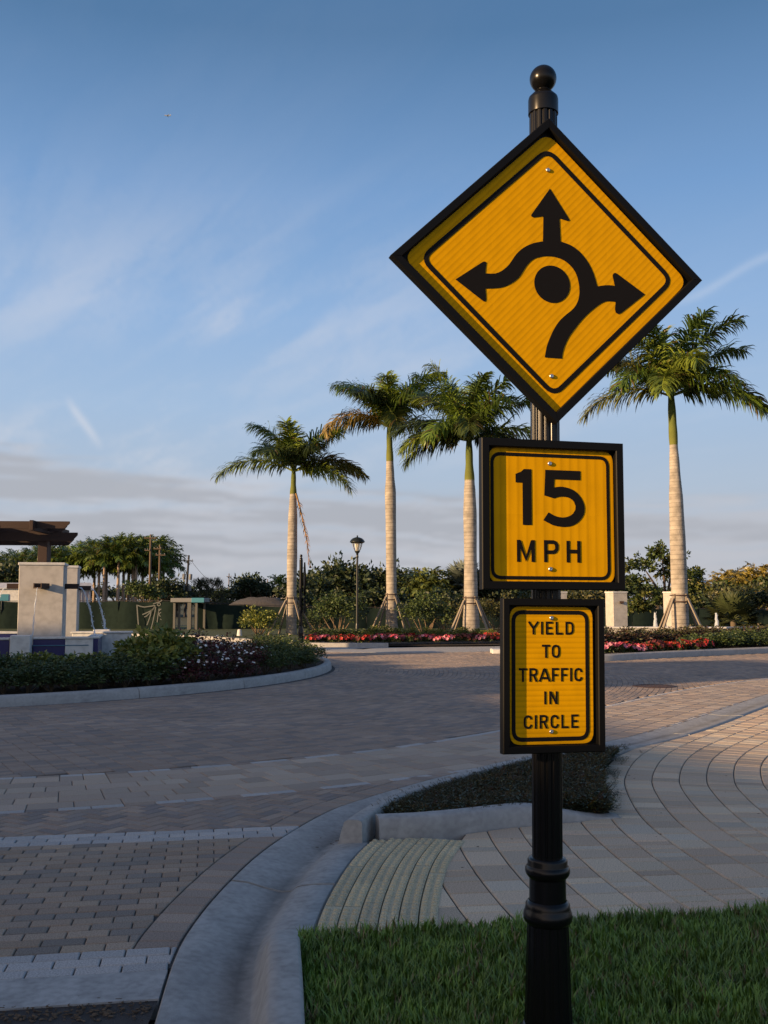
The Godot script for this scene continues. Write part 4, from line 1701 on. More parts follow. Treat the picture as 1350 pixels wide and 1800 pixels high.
# a shrub about 1 m across and 1 m tall, with its stems
func make_shrub(called: String, label: String, group: String, cols: Array, leaf_l: float, leaf_w: float, clumps: int, leaves: int, blooms: Array = [], count := 0) -> Node3D:
	var t := thing(called, label, "shrub", Vector3.ZERO, group)
	var g := G.new()
	crown(g, Vector3(0, 0.52, 0), Vector3(0.46, 0.42, 0.46), clumps, leaves, leaf_l, leaf_w, cols, 0.16, 0.6)
	part(t, "foliage", g, M.leaf)
	g = G.new()
	var tips := []
	for k in 7:
		tips.append(Vector3(rng.randf_range(-0.3, 0.3), rng.randf_range(0.4, 0.8), rng.randf_range(-0.3, 0.3)))
	stems(g, Vector3.ZERO, tips, 0.014, Color(0.10, 0.075, 0.05))
	part(t, "stem", g, M.bark)
	if blooms.size():
		g = G.new()
		for k in count:
			var d := rand_dir()
			d.y = absf(d.y) * 0.8 + 0.2
			var p := Vector3(0, 0.52, 0) + d.normalized() * Vector3(0.48, 0.46, 0.48) * rng.randf_range(0.85, 1.06)
			bloom(g, p, d, rng.randf_range(0.030, 0.048), tone(blooms, 0.12))
		part(t, "blossom", g, M.flower).set_meta("kind", "stuff")
	return t


func bloom(g: G, p: Vector3, d: Vector3, r: float, col: Color) -> void:
	var x := d.cross(Vector3(0.3, 0.9, 0.2)).normalized()
	var y := d.cross(x).normalized()
	for k in 5:
		var a := TAU * k / 5.0
		var dir := (x * cos(a) + y * sin(a) + d.normalized() * 0.35).normalized()
		g.col = col
		g.leaf(p, dir, (y * cos(a) - x * sin(a)).normalized(), r, r * 0.85, -0.1)


func build_island() -> void:
	# planting: [x, d, size, height factor, kind]
	var grp := ["dark green shrubs along the island kerb", "light green shrubs beside the fountain", "maroon shrubs with white flowers on the island", "low leafy shrubs at the island's tip"]
	var dark := make_shrub("island_shrub", "dark green leafy shrub in the row behind the island kerb", grp[0], ISLAND, 0.085, 0.042, 62, 20)
	var light := make_shrub("fountain_shrub", "light green leafy shrub in front of the white fountain", grp[1], LIGHT, 0.125, 0.065, 56, 15)
	var maroon := make_shrub("flowering_shrub", "maroon leaved shrub with small white flowers near the island kerb", grp[2], MAROON, 0.075, 0.04, 60, 18, [[0.8, 0.8, 0.8]], 16)
	var low := make_shrub("low_shrub", "dense dark green shrub at the rounded right end of the island", grp[3], GREEN, 0.07, 0.035, 62, 20)
	var protos := [dark, light, maroon, low]
	var fresh := [true, true, true, true]
	var put := func(kind: int, px: float, d: float, sx: float, sy: float) -> void:
		var o: Node3D = protos[kind] if fresh[kind] else dup(protos[kind], Vector3.ZERO, 0, 1)
		fresh[kind] = false
		o.position = Vector3((px - 675.0) / 1760.0 * d, 0.10, -d)
		o.rotation.y = rng.randf() * TAU
		o.scale = Vector3(sx, sy, sx) * rng.randf_range(0.92, 1.08)
	# along the kerb
	var px := -70.0
	while px < 345.0:
		var d := 15.4 + 1.75 * pow(maxf(0.0, px) / 300.0, 1.7)
		put.call(0, px, d + 0.75, 0.86, rng.randf_range(0.42, 0.55))
		put.call(0, px + 22.0, d + 1.45, 0.95, rng.randf_range(0.5, 0.66))
		px += 42.0
	for q in [[-40, 18.0, 0.95, 0.66], [10, 18.4, 0.9, 0.52], [62, 18.2, 1.05, 0.66], [110, 18.6, 0.9, 0.52], [155, 18.3, 1.1, 0.62], [206, 18.4, 0.8, 0.55], [252, 18.6, 1.15, 1.02], [292, 18.9, 1.1, 1.06], [318, 18.6, 0.9, 0.86], [268, 17.9, 1.0, 0.74], [240, 20.2, 0.9, 0.85]]:
		put.call(1, q[0], q[1], q[2], q[3])
	for q in [[345, 18.3, 0.9, 0.52], [372, 18.6, 0.9, 0.60], [398, 19.1, 0.9, 0.55], [350, 19.4, 0.9, 0.78], [385, 19.7, 0.95, 0.74], [420, 20.0, 0.9, 0.66], [448, 20.2, 0.85, 0.58], [330, 17.9, 0.8, 0.48], [360, 21.0, 1.0, 0.86], [400, 21.4, 1.0, 0.82], [440, 21.6, 0.95, 0.70], [320, 20.6, 1.0, 0.95], [425, 19.2, 0.7, 0.42]]:
		put.call(2, q[0], q[1], q[2], q[3])
	for q in [[468, 20.4, 0.9, 0.52], [492, 20.9, 1.0, 0.58], [478, 21.8, 1.0, 0.70], [512, 21.9, 1.0, 0.62], [530, 22.8, 0.95, 0.55], [500, 23.2, 1.1, 0.72], [545, 23.9, 0.9, 0.50], [520, 24.6, 1.1, 0.62], [480, 24.8, 1.1, 0.75], [536, 22.2, 0.7, 0.36], [460, 23.2, 1.0, 0.78]]:
		put.call(3, q[0], q[1], q[2], q[3])
	# fountain towers
	var tower := func(called: String, label: String, x: float, d: float, wide: float, high: float) -> Node3D:
		var t := thing(called, label, "fountain tower", Vector3(x, 0.10, -d), "", deg_to_rad(13.0))
		var g := G.new()
		g.bx(Vector3(0, high * 0.5 - 0.05, 0), Vector3(wide, high - 0.1, wide * 0.96), 0.012)
		part(t, "shaft", g, M.stucco)
		g = G.new()
		g.bx(Vector3(0, high - 0.07, 0), Vector3(wide + 0.05, 0.07, wide * 0.96 + 0.05), 0.012)
		part(t, "cap", g, M.white)
		return t
	var spout := func(t: Node3D, from: Vector3, dir: Vector3, l: float) -> void:
		var g := G.new()
		g.bar(from, from + dir * l, 0.22, 0.03, 0.004)
		var side := dir.cross(Vector3.UP).normalized()
		for s: float in [-0.095, 0.095]:
			g.bar(from + side * s + Vector3.UP * 0.06, from + dir * l + side * s + Vector3.UP * 0.06, 0.03, 0.11, 0.004)
		part(t, "spout", g, M.pergola)
	var t1: Node3D = tower.call("fountain_tower", "white stucco fountain tower with dark spouts, the nearer of the two", -8.62, 25.4, 1.06, 2.47)
	var t2: Node3D = tower.call("fountain_tower", "white stucco fountain tower standing partly hidden behind the nearer one", -9.34, 29.0, 1.0, 2.52)
	spout.call(t1, Vector3(0.10, 1.80, 0.5), Vector3(-0.35, 0, 0.94).normalized(), 0.42)
	spout.call(t1, Vector3(0.5, 1.80, 0.0), Vector3.RIGHT, 0.36)
	spout.call(t1, Vector3(-0.5, 1.80, 0.0), Vector3.LEFT, 0.36)
	spout.call(t2, Vector3(0.48, 1.80, 0.0), Vector3.RIGHT, 0.36)
	var jet := func(label: String, from: Vector3, dir: Vector3, reach: float, fall: float, r: float) -> void:
		# a falling stream that breaks up on its way down
		var g := G.new()
		var p := []
		var q := []
		for k in 19:
			var f := k / 18.0
			p.append(dir * reach * f + Vector3.DOWN * fall * f * f + Vector3(rng.randf_range(-1, 1), 0, rng.randf_range(-1, 1)) * 0.022 * f)
			q.append(r * 0.75 * (0.7 + 0.5 * f) * rng.randf_range(0.4, 1.35))
		g.tube(p, q, 7)
		for k in 40:
			var f := pow(rng.randf(), 0.6)
			var c := dir * reach * f + Vector3.DOWN * fall * f * f + rand_dir() * 0.07 * f
			var s := r * rng.randf_range(0.18, 0.45)
			g.tube([c + Vector3.UP * s * 1.4, c, c - Vector3.UP * s * 1.4], [s * 0.3, s, s * 0.3], 5)
		solo("water_stream", g, M.water, label, "water stream", "", from)
	var b1 := t1.transform
	jet.call("thin stream falling from the front spout of the nearer fountain tower", b1 * Vector3(-0.04, 1.80, 0.93), b1.basis * Vector3(-0.35, 0, 0.94), 0.16, 1.15, 0.018)
	jet.call("stream falling from the right spout of the nearer fountain tower", b1 * Vector3(0.86, 1.83, 0.0), b1.basis * Vector3.RIGHT, 0.42, 1.22, 0.030)
	jet.call("stream falling from the left spout of the nearer fountain tower", b1 * Vector3(-0.86, 1.83, 0.0), b1.basis * Vector3.LEFT, 0.40, 1.22, 0.030)
	jet.call("stream falling from the spout of the tower behind", t2.transform * Vector3(0.84, 1.83, 0.0), b1.basis * Vector3.RIGHT, 0.44, 1.25, 0.038)
	# basin round the towers: white piers, blue tiled sides, white ledge, water
	var basin := thing("fountain_basin", "low fountain basin with blue tiled sides, white ledges and square white corner piers", "fountain basin", Vector3(-9.2, 0.1, -25.2), "", deg_to_rad(13.0))
	var wall := func(x0: float, z0: float, x1: float, z1: float, tiled: bool) -> void:
		var g := G.new()
		var a := Vector3(x0, 0.27, z0)
		var b := Vector3(x1, 0.27, z1)
		g.bar(a, b, 0.24, 0.56, 0.006)
		part(basin, "tiled_side" if tiled else "side_wall", g, M.tile if tiled else M.white)
		g = G.new()
		g.bar(a + Vector3.UP * 0.31, b + Vector3.UP * 0.31, 0.30, 0.05, 0.008)
		part(basin, "ledge", g, M.white)
	wall.call(-3.2, 1.05, 0.0, 1.05, true)
	wall.call(0.5, 0.70, 1.25, 0.70, true)
	wall.call(1.25, 0.72, 1.9, 0.72, false)
	wall.call(1.9, 0.75, 1.9, -3.6, true)
	wall.call(-3.2, -3.6, 1.9, -3.6, true)
	wall.call(-3.2, 1.05, -3.2, -3.6, true)
	for q in [[0.25, 1.02], [1.9, -3.6]]:
		var g := G.new()
		g.bx(Vector3(q[0], 0.33, q[1]), Vector3(0.46, 0.66, 0.46), 0.012)
		part(basin, "pier", g, M.white)
	var wg := G.new()
	wg.bx(Vector3(-0.65, 0.40, -1.4), Vector3(4.9, 0.02, 4.5))
	part(basin, "water", wg, M.pool)
	var lw := G.new()
	lw.bx(Vector3(0, 0.36, 0), Vector3(1.5, 0.62, 0.35), 0.012)
	lw.bx(Vector3(0, 0.695, 0), Vector3(1.56, 0.05, 0.42), 0.012)
	var w2 := thing("white_wall", "low white wall running right from the fountain behind the light green shrubs", "wall", Vector3(-7.55, 0.05, -27.0), "", deg_to_rad(5.0))
	part(w2, "wall", lw, M.white)
	# pergola behind the towers
	var pg := thing("pergola", "dark brown timber pergola with tapered beam ends, behind the fountain towers", "pergola", Vector3(-10.0, 0.1, -29.2), "", deg_to_rad(4.0))
	for q in [[0.07, 0.0], [-0.45, -2.2], [-4.6, 0.0], [-5.1, -2.2]]:
		var g := G.new()
		g.bx(Vector3(q[0], 1.62, q[1]), Vector3(0.27, 3.24, 0.27), 0.012)
		part(pg, "post", g, M.pergola)
	var beam := func(a: Vector3, b: Vector3, w: float, h: float, cut: float) -> void:
		# the ends are cut back underneath
		var g := G.new()
		var z := (b - a).normalized()
		var s := z.cross(Vector3.UP).normalized() * w * 0.5
		var u := Vector3.UP * h * 0.5
		var p := [a + u, b + u, b + u * 0.4, b - z * cut - u, a + z * cut - u, a + u * 0.4]
		for k in 6:
			g.quad(p[k] - s, p[(k + 1) % 6] - s, p[(k + 1) % 6] + s, p[k] + s)
		g.quad(p[0] + s, p[1] + s, p[2] + s, p[5] + s)
		g.quad(p[5] + s, p[2] + s, p[3] + s, p[4] + s)
		g.quad(p[1] - s, p[0] - s, p[5] - s, p[2] - s)
		g.quad(p[2] - s, p[5] - s, p[4] - s, p[3] - s)
		part(pg, "beam", g, M.pergola)
	for z: float in [0.17, -0.17, -2.03, -2.37]:
		beam.call(Vector3(-6.4, 3.34, z), Vector3(1.02 + z * 0.28, 3.34, z), 0.07, 0.24, 0.16)
	for x: float in [0.02, -1.5, -3.0, -4.6, -6.0]:
		var g := G.new()
		g.bx(Vector3(x, 3.60, -0.9), Vector3(0.10, 0.28, 4.2), 0.006)
		part(pg, "rafter", g, M.pergola)
	for z: float in [0.9, -0.4, -1.1, -2.4]:
		beam.call(Vector3(-6.6, 3.63, z), Vector3(0.74 + z * 0.3, 3.63, z), 0.06, 0.20, 0.15)


# ---------------------------------------------------------------- beds on the far side
func make_bedding(called: String, label: String, group: String, blooms: Array) -> Node3D:
	var t := thing(called, label, "flowering plant", Vector3.ZERO, group)
	var g := G.new()
	crown(g, Vector3(0, 0.13, 0), Vector3(0.20, 0.13, 0.20), 26, 9, 0.06, 0.04, [[0.045, 0.060, 0.018], [0.06, 0.05, 0.02], [0.05, 0.075, 0.02]], 0.07, 0.2)
	part(t, "foliage", g, M.leaf)
	g = G.new()
	for k in 15:
		var d := rand_dir()
		d.y = absf(d.y) + 0.25
		bloom(g, Vector3(0, 0.13, 0) + d.normalized() * Vector3(0.22, 0.16, 0.22), d, 0.072, tone(blooms, 0.15))
	part(t, "blossom", g, M.flower).set_meta("kind", "stuff")
	return t


func build_far_beds() -> void:
	var g1 := "pink and red flowers along the far kerb"
	var pink := make_bedding("bedding_plant", "pink flowering bedding plant in the bed along the far kerb", g1, [[0.62, 0.17, 0.26], [0.70, 0.28, 0.34], [0.55, 0.08, 0.12]])
	var red := make_bedding("bedding_plant", "red flowering bedding plant in the bed along the far kerb", g1, [[0.42, 0.022, 0.022], [0.50, 0.04, 0.03], [0.36, 0.05, 0.02]])
	var dark := make_bedding("bedding_plant", "bedding plant with a few dull red flowers along the far kerb", g1, [[0.14, 0.03, 0.025], [0.2, 0.04, 0.03]])
	var protos := [pink, red, dark]
	var used_first := [false, false, false]
	var place := func(kind: int, x: float, d: float, s: float, label := "", group := "") -> void:
		var o: Node3D = protos[kind]
		if used_first[kind]:
			o = dup(o, Vector3.ZERO, 0, 1, label, group)
		used_first[kind] = true
		o.position = Vector3(x, 0.07, -d)
		o.rotation.y = rng.randf() * TAU
		o.scale = Vector3(1, 1, 1) * s
	var x := -2.5
	while x < 5.3:
		var near := 34.95 if x < 0.4 else 34.95 + 0.28 * (x - 0.4)
		var z := rng.randf()
		place.call(0 if z < 0.30 else (1 if z < 0.58 else 2), x, near + rng.randf() * 0.35, rng.randf_range(0.85, 1.15))
		if rng.randf() < 0.8:
			place.call(2 if rng.randf() < 0.7 else 1, x + 0.12, near + 0.7 + rng.randf() * 0.3, rng.randf_range(0.9, 1.2))
		x += rng.randf_range(0.20, 0.34)
	var names := ["pink flowering bedding plant behind the near right kerb", "red flowering bedding plant behind the near right kerb", "bedding plant with a few dull red flowers behind the near right kerb"]
	x = 5.2
	while x < 9.7:
		var near := 27.15 + 0.72 * maxf(0.0, x - 5.8)
		for row in 2:
			var z := rng.randf()
			var kind := 1 if z < 0.55 else (0 if z < 0.82 else 2)
			place.call(kind, x + row * 0.1, near + row * 0.42 + rng.randf() * 0.2, rng.randf_range(0.95, 1.3), names[kind], "red and pink flowers behind the near right kerb")
		x += rng.randf_range(0.24, 0.36)
	# low shrubs behind the flowers on the right
	var ga := "dark low shrubs behind the right flower bed"
	var gb := "green low shrubs along the right kerb"
	var gc := "small green shrubs behind the far flower bed"
	var a := make_shrub("hedge_shrub", "dark brownish low shrub behind the red flowers on the right", ga, [[0.05, 0.038, 0.02], [0.045, 0.05, 0.018], [0.06, 0.03, 0.022]], 0.10, 0.05, 60, 16)
	var b := make_shrub("verge_shrub", "glossy green low shrub along the right kerb", gb, GREEN, 0.10, 0.055, 60, 16)
	var c := make_shrub("leafy_plant", "small light green shrub behind the far flower bed", gc, LIGHT, 0.12, 0.05, 46, 14)
	var first := [true, true, true]
	var put := func(k: int, px: float, d: float, sx: float, sy: float) -> void:
		var o: Node3D = [a, b, c][k]
		if not first[k]:
			o = dup(o, Vector3.ZERO, 0, 1)
		first[k] = false
		o.position = Vector3(px, 0.08, -d)
		o.rotation.y = rng.randf() * TAU
		o.scale = Vector3(sx, sy, sx)
	x = 5.1
	while x < 13.5:
		var d := 29.0 + 0.66 * maxf(0.0, x - 6.0)
		put.call(0, x, d + 0.6 + rng.randf() * 0.5, 1.1, rng.randf_range(0.55, 0.7))
		put.call(0, x + 0.3, d + 1.7 + rng.randf() * 0.6, 1.15, rng.randf_range(0.55, 0.72))
		x += 0.62
	x = 9.3
	while x < 17.0:
		var d := 27.4 + 0.66 * (x - 5.8)
		put.call(1, x, d + 0.4 + rng.randf() * 0.3, 0.95, rng.randf_range(0.42, 0.55))
		put.call(1, x + 0.3, d + 1.1 + rng.randf() * 0.4, 1.05, rng.randf_range(0.5, 0.68))
		x += 0.62
	x = -0.4
	while x < 4.2:
		put.call(2, x, 38.2 + rng.randf() * 0.9, 0.8, rng.randf_range(0.38, 0.55))
		x += 0.5
	for q in [[-2.6, 41.5, 1.3, 0.42], [-1.9, 41.0, 1.3, 0.42], [-1.1, 40.8, 1.3, 0.40], [-0.3, 40.6, 1.2, 0.40]]:
		put.call(1, q[0], q[1], q[2], q[3])
	# street lamp
	var t := thing("street_lamp", "dark green post lamp with a domed lantern, behind the far flower bed", "street lamp", Vector3(-1.12, 0.05, -42.0))
	var g := G.new()
	g.lathe([Vector2(0.13, 0), Vector2(0.13, 0.06), Vector2(0.085, 0.10), Vector2(0.075, 0.5), Vector2(0.062, 0.54), Vector2(0.055, 0.6), Vector2(0.048, 2.0), Vector2(0.043, 3.32), Vector2(0.055, 3.33), Vector2(0.055, 3.40), Vector2(0.045, 3.42), Vector2(0.05, 3.5), Vector2(0.10, 3.56), Vector2(0.12, 3.60), Vector2(0.001, 3.61)], 20)
	part(t, "post", g, M.lamp)
	g = G.new()
	g.lathe([Vector2(0.32, 3.98), Vector2(0.315, 4.01), Vector2(0.27, 4.08), Vector2(0.20, 4.14), Vector2(0.09, 4.18), Vector2(0.045, 4.19), Vector2(0.03, 4.20), Vector2(0.03, 4.25), Vector2(0.001, 4.27)], 28)
	g.lathe([Vector2(0.24, 3.93), Vector2(0.32, 3.98)], 28)
	part(t, "hood", g, M.lamp)
	g = G.new()
	g.lathe([Vector2(0.115, 3.61), Vector2(0.16, 3.69), Vector2(0.21, 3.82), Vector2(0.235, 3.93)], 28)
	part(t, "globe", g, M.glass)
	g = G.new()
	g.lathe([Vector2(0.001, 3.60), Vector2(0.065, 3.61), Vector2(0.07, 3.72), Vector2(0.10, 3.82), Vector2(0.10, 3.93), Vector2(0.001, 3.94)], 16)
	part(t, "reflector", g, M.milk)
	for k in 4:
		g = G.new()
		var an := TAU * (k + 0.5) / 4.0
		var o := Vector3(cos(an), 0, sin(an))
		g.tube([o * 0.115 + Vector3.UP * 3.60, o * 0.175 + Vector3.UP * 3.69, o * 0.225 + Vector3.UP * 3.82, o * 0.25 + Vector3.UP * 3.95], [0.014, 0.014, 0.014, 0.014], 6)
		part(t, "rib", g, M.lamp)
	# the back of another sign post, seen nearly edge-on
	var bs := thing("edge_on_sign_post", "black sign post across the road with a diamond sign seen nearly edge-on", "road sign", Vector3(-2.92, 0.05, -35.3))
	g = G.new()
	g.lathe([Vector2(0.10, 0), Vector2(0.09, 0.4), Vector2(0.10, 0.42), Vector2(0.07, 0.6), Vector2(0.066, 0.66), Vector2(0.062, 2.96), Vector2(0.055, 2.97), Vector2(0.055, 3.02), Vector2(0.03, 3.05), Vector2(0.05, 3.10), Vector2(0.035, 3.15), Vector2(0.001, 3.16)], 18)
	part(bs, "post", g, M.black)
	g = G.new()
	var rim := pv([0.6, 0, 0, 0.58, -0.6, 0, 0, -0.58])
	_mitre = 0.97
	var dn := Node3D.new()
	dn.name = "diamond_sign"
	bs.add_child(dn)
	dn.position = Vector3(0.12, 2.30, -0.02)
	dn.rotation.y = deg_to_rad(98.0)
	frame_of(dn, rim, 0.03, -0.02, 0.03)
	plate(dn, pv([0.575, 0, 0, 0.555, -0.575, 0, 0, -0.555]), M.grey, 1.0)
	_mitre = 1.0
	var sn := Node3D.new()
	sn.name = "lower_sign"
	bs.add_child(sn)
	sn.position = Vector3(0.12, 1.36, -0.02)
	sn.rotation.y = deg_to_rad(98.0)
	frame_of(sn, pv([-0.27, -0.27, 0.27, -0.27, 0.27, 0.27, -0.27, 0.27]), 0.03, -0.02, 0.03)
	plate(sn, pv([-0.25, -0.25, 0.25, -0.25, 0.25, 0.25, -0.25, 0.25]), M.grey, 1.0)
	# multi-stemmed small trees behind the flowers
	var small := func(called: String, label: String, at: Vector3, size: Vector3, cols: Array, clumps: int) -> void:
		var s := thing(called, label, "small tree", at)
		var gg := G.new()
		crown(gg, Vector3(0, size.y * 1.15, 0), size, clumps, 20, 0.12, 0.07, cols, 0.24, 0.5)
		part(s, "crown", gg, M.leaf)
		for k in 7:
			var an := TAU * k / 7.0 + rng.randf() * 0.5
			gg = G.new()
			var rr := rng.randf_range(0.3, 0.75)
			stems(gg, Vector3(cos(an) * 0.06, 0, sin(an) * 0.06), [Vector3(cos(an) * size.x * rr, size.y * 0.85, sin(an) * size.z * rr)], 0.035, Color(0.27, 0.19, 0.12))
			part(s, "stem", gg, M.bark)
	small.call("small_tree", "bushy small tree with bare splayed stems left of the street lamp", Vector3(-1.95, 0.05, -43.3), Vector3(1.22, 0.98, 1.1), GREEN, 120)
	small.call("small_tree", "dark bushy small tree between the second and third royal palms", Vector3(1.75, 0.05, -42.6), Vector3(1.15, 0.92, 1.0), GREEN, 110)
	small.call("small_tree", "yellowish bushy small tree just left of the third royal palm", Vector3(2.75, 0.05, -45.5), Vector3(1.1, 0.80, 1.0), OLIVE, 90)
	small.call("small_tree", "green bushy small tree right of the third royal palm, behind the signs", Vector3(5.0, 0.05, -45.0), Vector3(1.5, 0.9, 1.1), OLIVE, 110)
	small.call("small_tree", "dark round bush at the foot of the leftmost royal palm", Vector3(-3.1, 0.05, -47.5), Vector3(1.0, 0.55, 0.9), DARK, 60)
	small.call("small_tree", "dense bright green bush on the lawn beside the white bollard", Vector3(-5.55, 0.05, -44.6), Vector3(0.85, 0.55, 0.8), LIGHT, 90)
	# fountain on the right: two towers, a long low wall, two jets
	for q in [["pale fountain tower with a small dark spout, just right of the signs", 8.85, 38.3, 17.0], ["pale fountain tower partly behind the trunk of the rightmost royal palm", 11.15, 38.6, 17.0], ["pale fountain tower mostly hidden behind the sign post", 6.62, 38.6, 17.0]]:
		var ft := thing("fountain_pillar", q[0], "fountain tower", Vector3(q[1], 0.1, -q[2]), "", deg_to_rad(q[3]))
		g = G.new()
		g.bx(Vector3(0, 0.9, 0), Vector3(0.60, 1.74, 0.60), 0.01)
		part(ft, "shaft", g, M.stucco)
		g = G.new()
		g.bx(Vector3(0, 1.80, 0), Vector3(0.64, 0.06, 0.64), 0.01)
		part(ft, "cap", g, M.white)
		g = G.new()
		g.bar(Vector3(0.05, 1.42, 0.29), Vector3(-0.08, 1.42, 0.55), 0.14, 0.09, 0.005)
		part(ft, "spout", g, M.pergola)
	var rw := thing("fountain_wall", "long low pale wall of the right fountain, behind the hedge", "wall", Vector3(10.6, 0.05, -36.9), "", deg_to_rad(-3.0))
	g = G.new()
	g.bx(Vector3(0, 0.26, 0), Vector3(6.1, 0.52, 0.4), 0.01)
	part(rw, "wall", g, M.stucco)
	g = G.new()
	g.bx(Vector3(0, 0.55, 0), Vector3(6.2, 0.06, 0.5), 0.01)
	part(rw, "coping", g, M.white)
	for q in [["left foaming jet rising behind the right fountain wall", 10.35, 38.4], ["right foaming jet rising behind the right fountain wall", 12.62, 38.2]]:
		g = G.new()
		var pp := []
		var rr := []
		for k in 9:
			pp.append(Vector3(rng.randf_range(-1, 1) * 0.012, 0.62 * k / 8.0, rng.randf_range(-1, 1) * 0.012))
			rr.append((0.10 - 0.0085 * k) * rng.randf_range(0.9, 1.1))
		g.tube(pp, rr, 9)
		for k in 40:
			var cc := Vector3(rng.randf_range(-1, 1) * 0.05, rng.randf() * 0.66, rng.randf_range(-1, 1) * 0.05)
			var ss := rng.randf_range(0.006, 0.014)
			g.tube([cc + Vector3.UP * ss, cc, cc - Vector3.UP * ss], [ss * 0.3, ss, ss * 0.3], 5)
		solo("fountain_jet", g, M.water, q[0], "water jet", "", Vector3(q[1], 0.5, -q[2]))
	# white pot-like light by the lawn
	g = G.new()
	g.lathe([Vector2(0.125, 0), Vector2(0.12, 0.015), Vector2(0.09, 0.26), Vector2(0.07, 0.29), Vector2(0.001, 0.30)], 18)
	solo("white_bollard", g, M.white, "short white bollard on the lawn left of the leftmost royal palm", "bollard", "", Vector3(-6.25, 0.05, -43.6))


# ---------------------------------------------------------------- palms
# a feather frond: an arching midrib with long narrow leaflets set in several planes
func frond(az: float, e0: float, e1: float, l: float, cols: Array, leaflets := 140, width := 0.058, long := 0.95, droop := 1.15) -> G:
	var g := G.new()
	var a := deg_to_rad(az)
	var out := Vector3(cos(a), 0, sin(a))
	var n := 14
	var pts := [Vector3.ZERO]
	var sway := rng.randf_range(-0.12, 0.12)
	var side0 := Vector3(-sin(a), 0, cos(a))
	for k in n:
		var e := deg_to_rad(lerpf(e0, e1, pow((k + 0.5) / n, 1.25)))
		pts.append(pts[k] + ((out + side0 * sway * k / n).normalized() * cos(e) + Vector3.UP * sin(e)) * l / n)
	var rad := []
	for k in n + 1:
		rad.append(lerpf(0.045, 0.008, float(k) / n))
	var cc := tone(cols, 0.1) * Color(2.35, 2.2, 1.6)
	g.col = Color(cc.r * 1.5 + 0.02, cc.g * 1.35 + 0.02, cc.b)
	g.tube(pts, rad, 5, false)
	for s: float in [-1.0, 1.0]:
		for k in leaflets:
			var f := lerpf(0.10, 1.0, (k + rng.randf() * 0.8) / leaflets)
			var fi := minf(f * n, n - 0.001)
			var i := int(fi)
			var p: Vector3 = pts[i].lerp(pts[i + 1], fi - i)
			var t: Vector3 = (pts[i + 1] - pts[i]).normalized()
			var side := t.cross(Vector3.UP)
			side = side.normalized() if side.length() > 0.05 else side0
			var up := side.cross(t).normalized()
			var ang := rng.randf_range(-0.85, 1.0)
			var shape := 0.45 + 0.55 * sin(PI * pow(clampf(f * 0.93, 0.0, 1.0), 0.75))
			var ll := long * shape * rng.randf_range(0.65, 1.15)
			var dr := droop * rng.randf_range(0.55, 1.35)
			var dir := (side * s * cos(ang) * 0.9 + up * sin(ang) * 0.8 + t * lerpf(0.35, 0.95, f) + rand_dir() * 0.16).normalized()
			var w := width * rng.randf_range(0.75, 1.15)
			var across := dir.cross(up).normalized()
			if absf(ang) > 0.3:
				across = (across + up * 0.5).normalized()
			var v := rng.randf_range(0.75, 1.28)
			g.col = Color(cc.r * v, cc.g * v, cc.b * v)
			if rng.randf() < 0.05:
				g.col = Color(0.14, 0.10, 0.04)
			var q0 := p
			var d1 := (dir + Vector3.DOWN * 0.12 * dr).normalized()
			var q1 := q0 + d1 * ll * 0.4
			var d2 := (d1 + Vector3.DOWN * 0.42 * dr).normalized()
			var q2 := q1 + d2 * ll * 0.35
			var d3 := (d2 + Vector3.DOWN * 0.75 * dr).normalized()
			var q3 := q2 + d3 * ll * 0.25
			var nn := across.cross(d1).normalized()
			if nn.y < 0:
				nn = -nn
				across = -across
			var v0 := g.vert(q0 - across * w * 0.3, nn)
			var v1 := g.vert(q0 + across * w * 0.3, nn)
			var v2 := g.vert(q1 + across * w * 0.5, nn)
			var v3 := g.vert(q1 - across * w * 0.5, nn)
			var v4 := g.vert(q2 + across * w * 0.38, nn)
			var v5 := g.vert(q2 - across * w * 0.38, nn)
			var v6 := g.vert(q3, nn)
			g.face(v0, v1, v2)
			g.face(v0, v2, v3)
			g.face(v3, v2, v4)
			g.face(v3, v4, v5)
			g.face(v5, v4, v6)
	return g


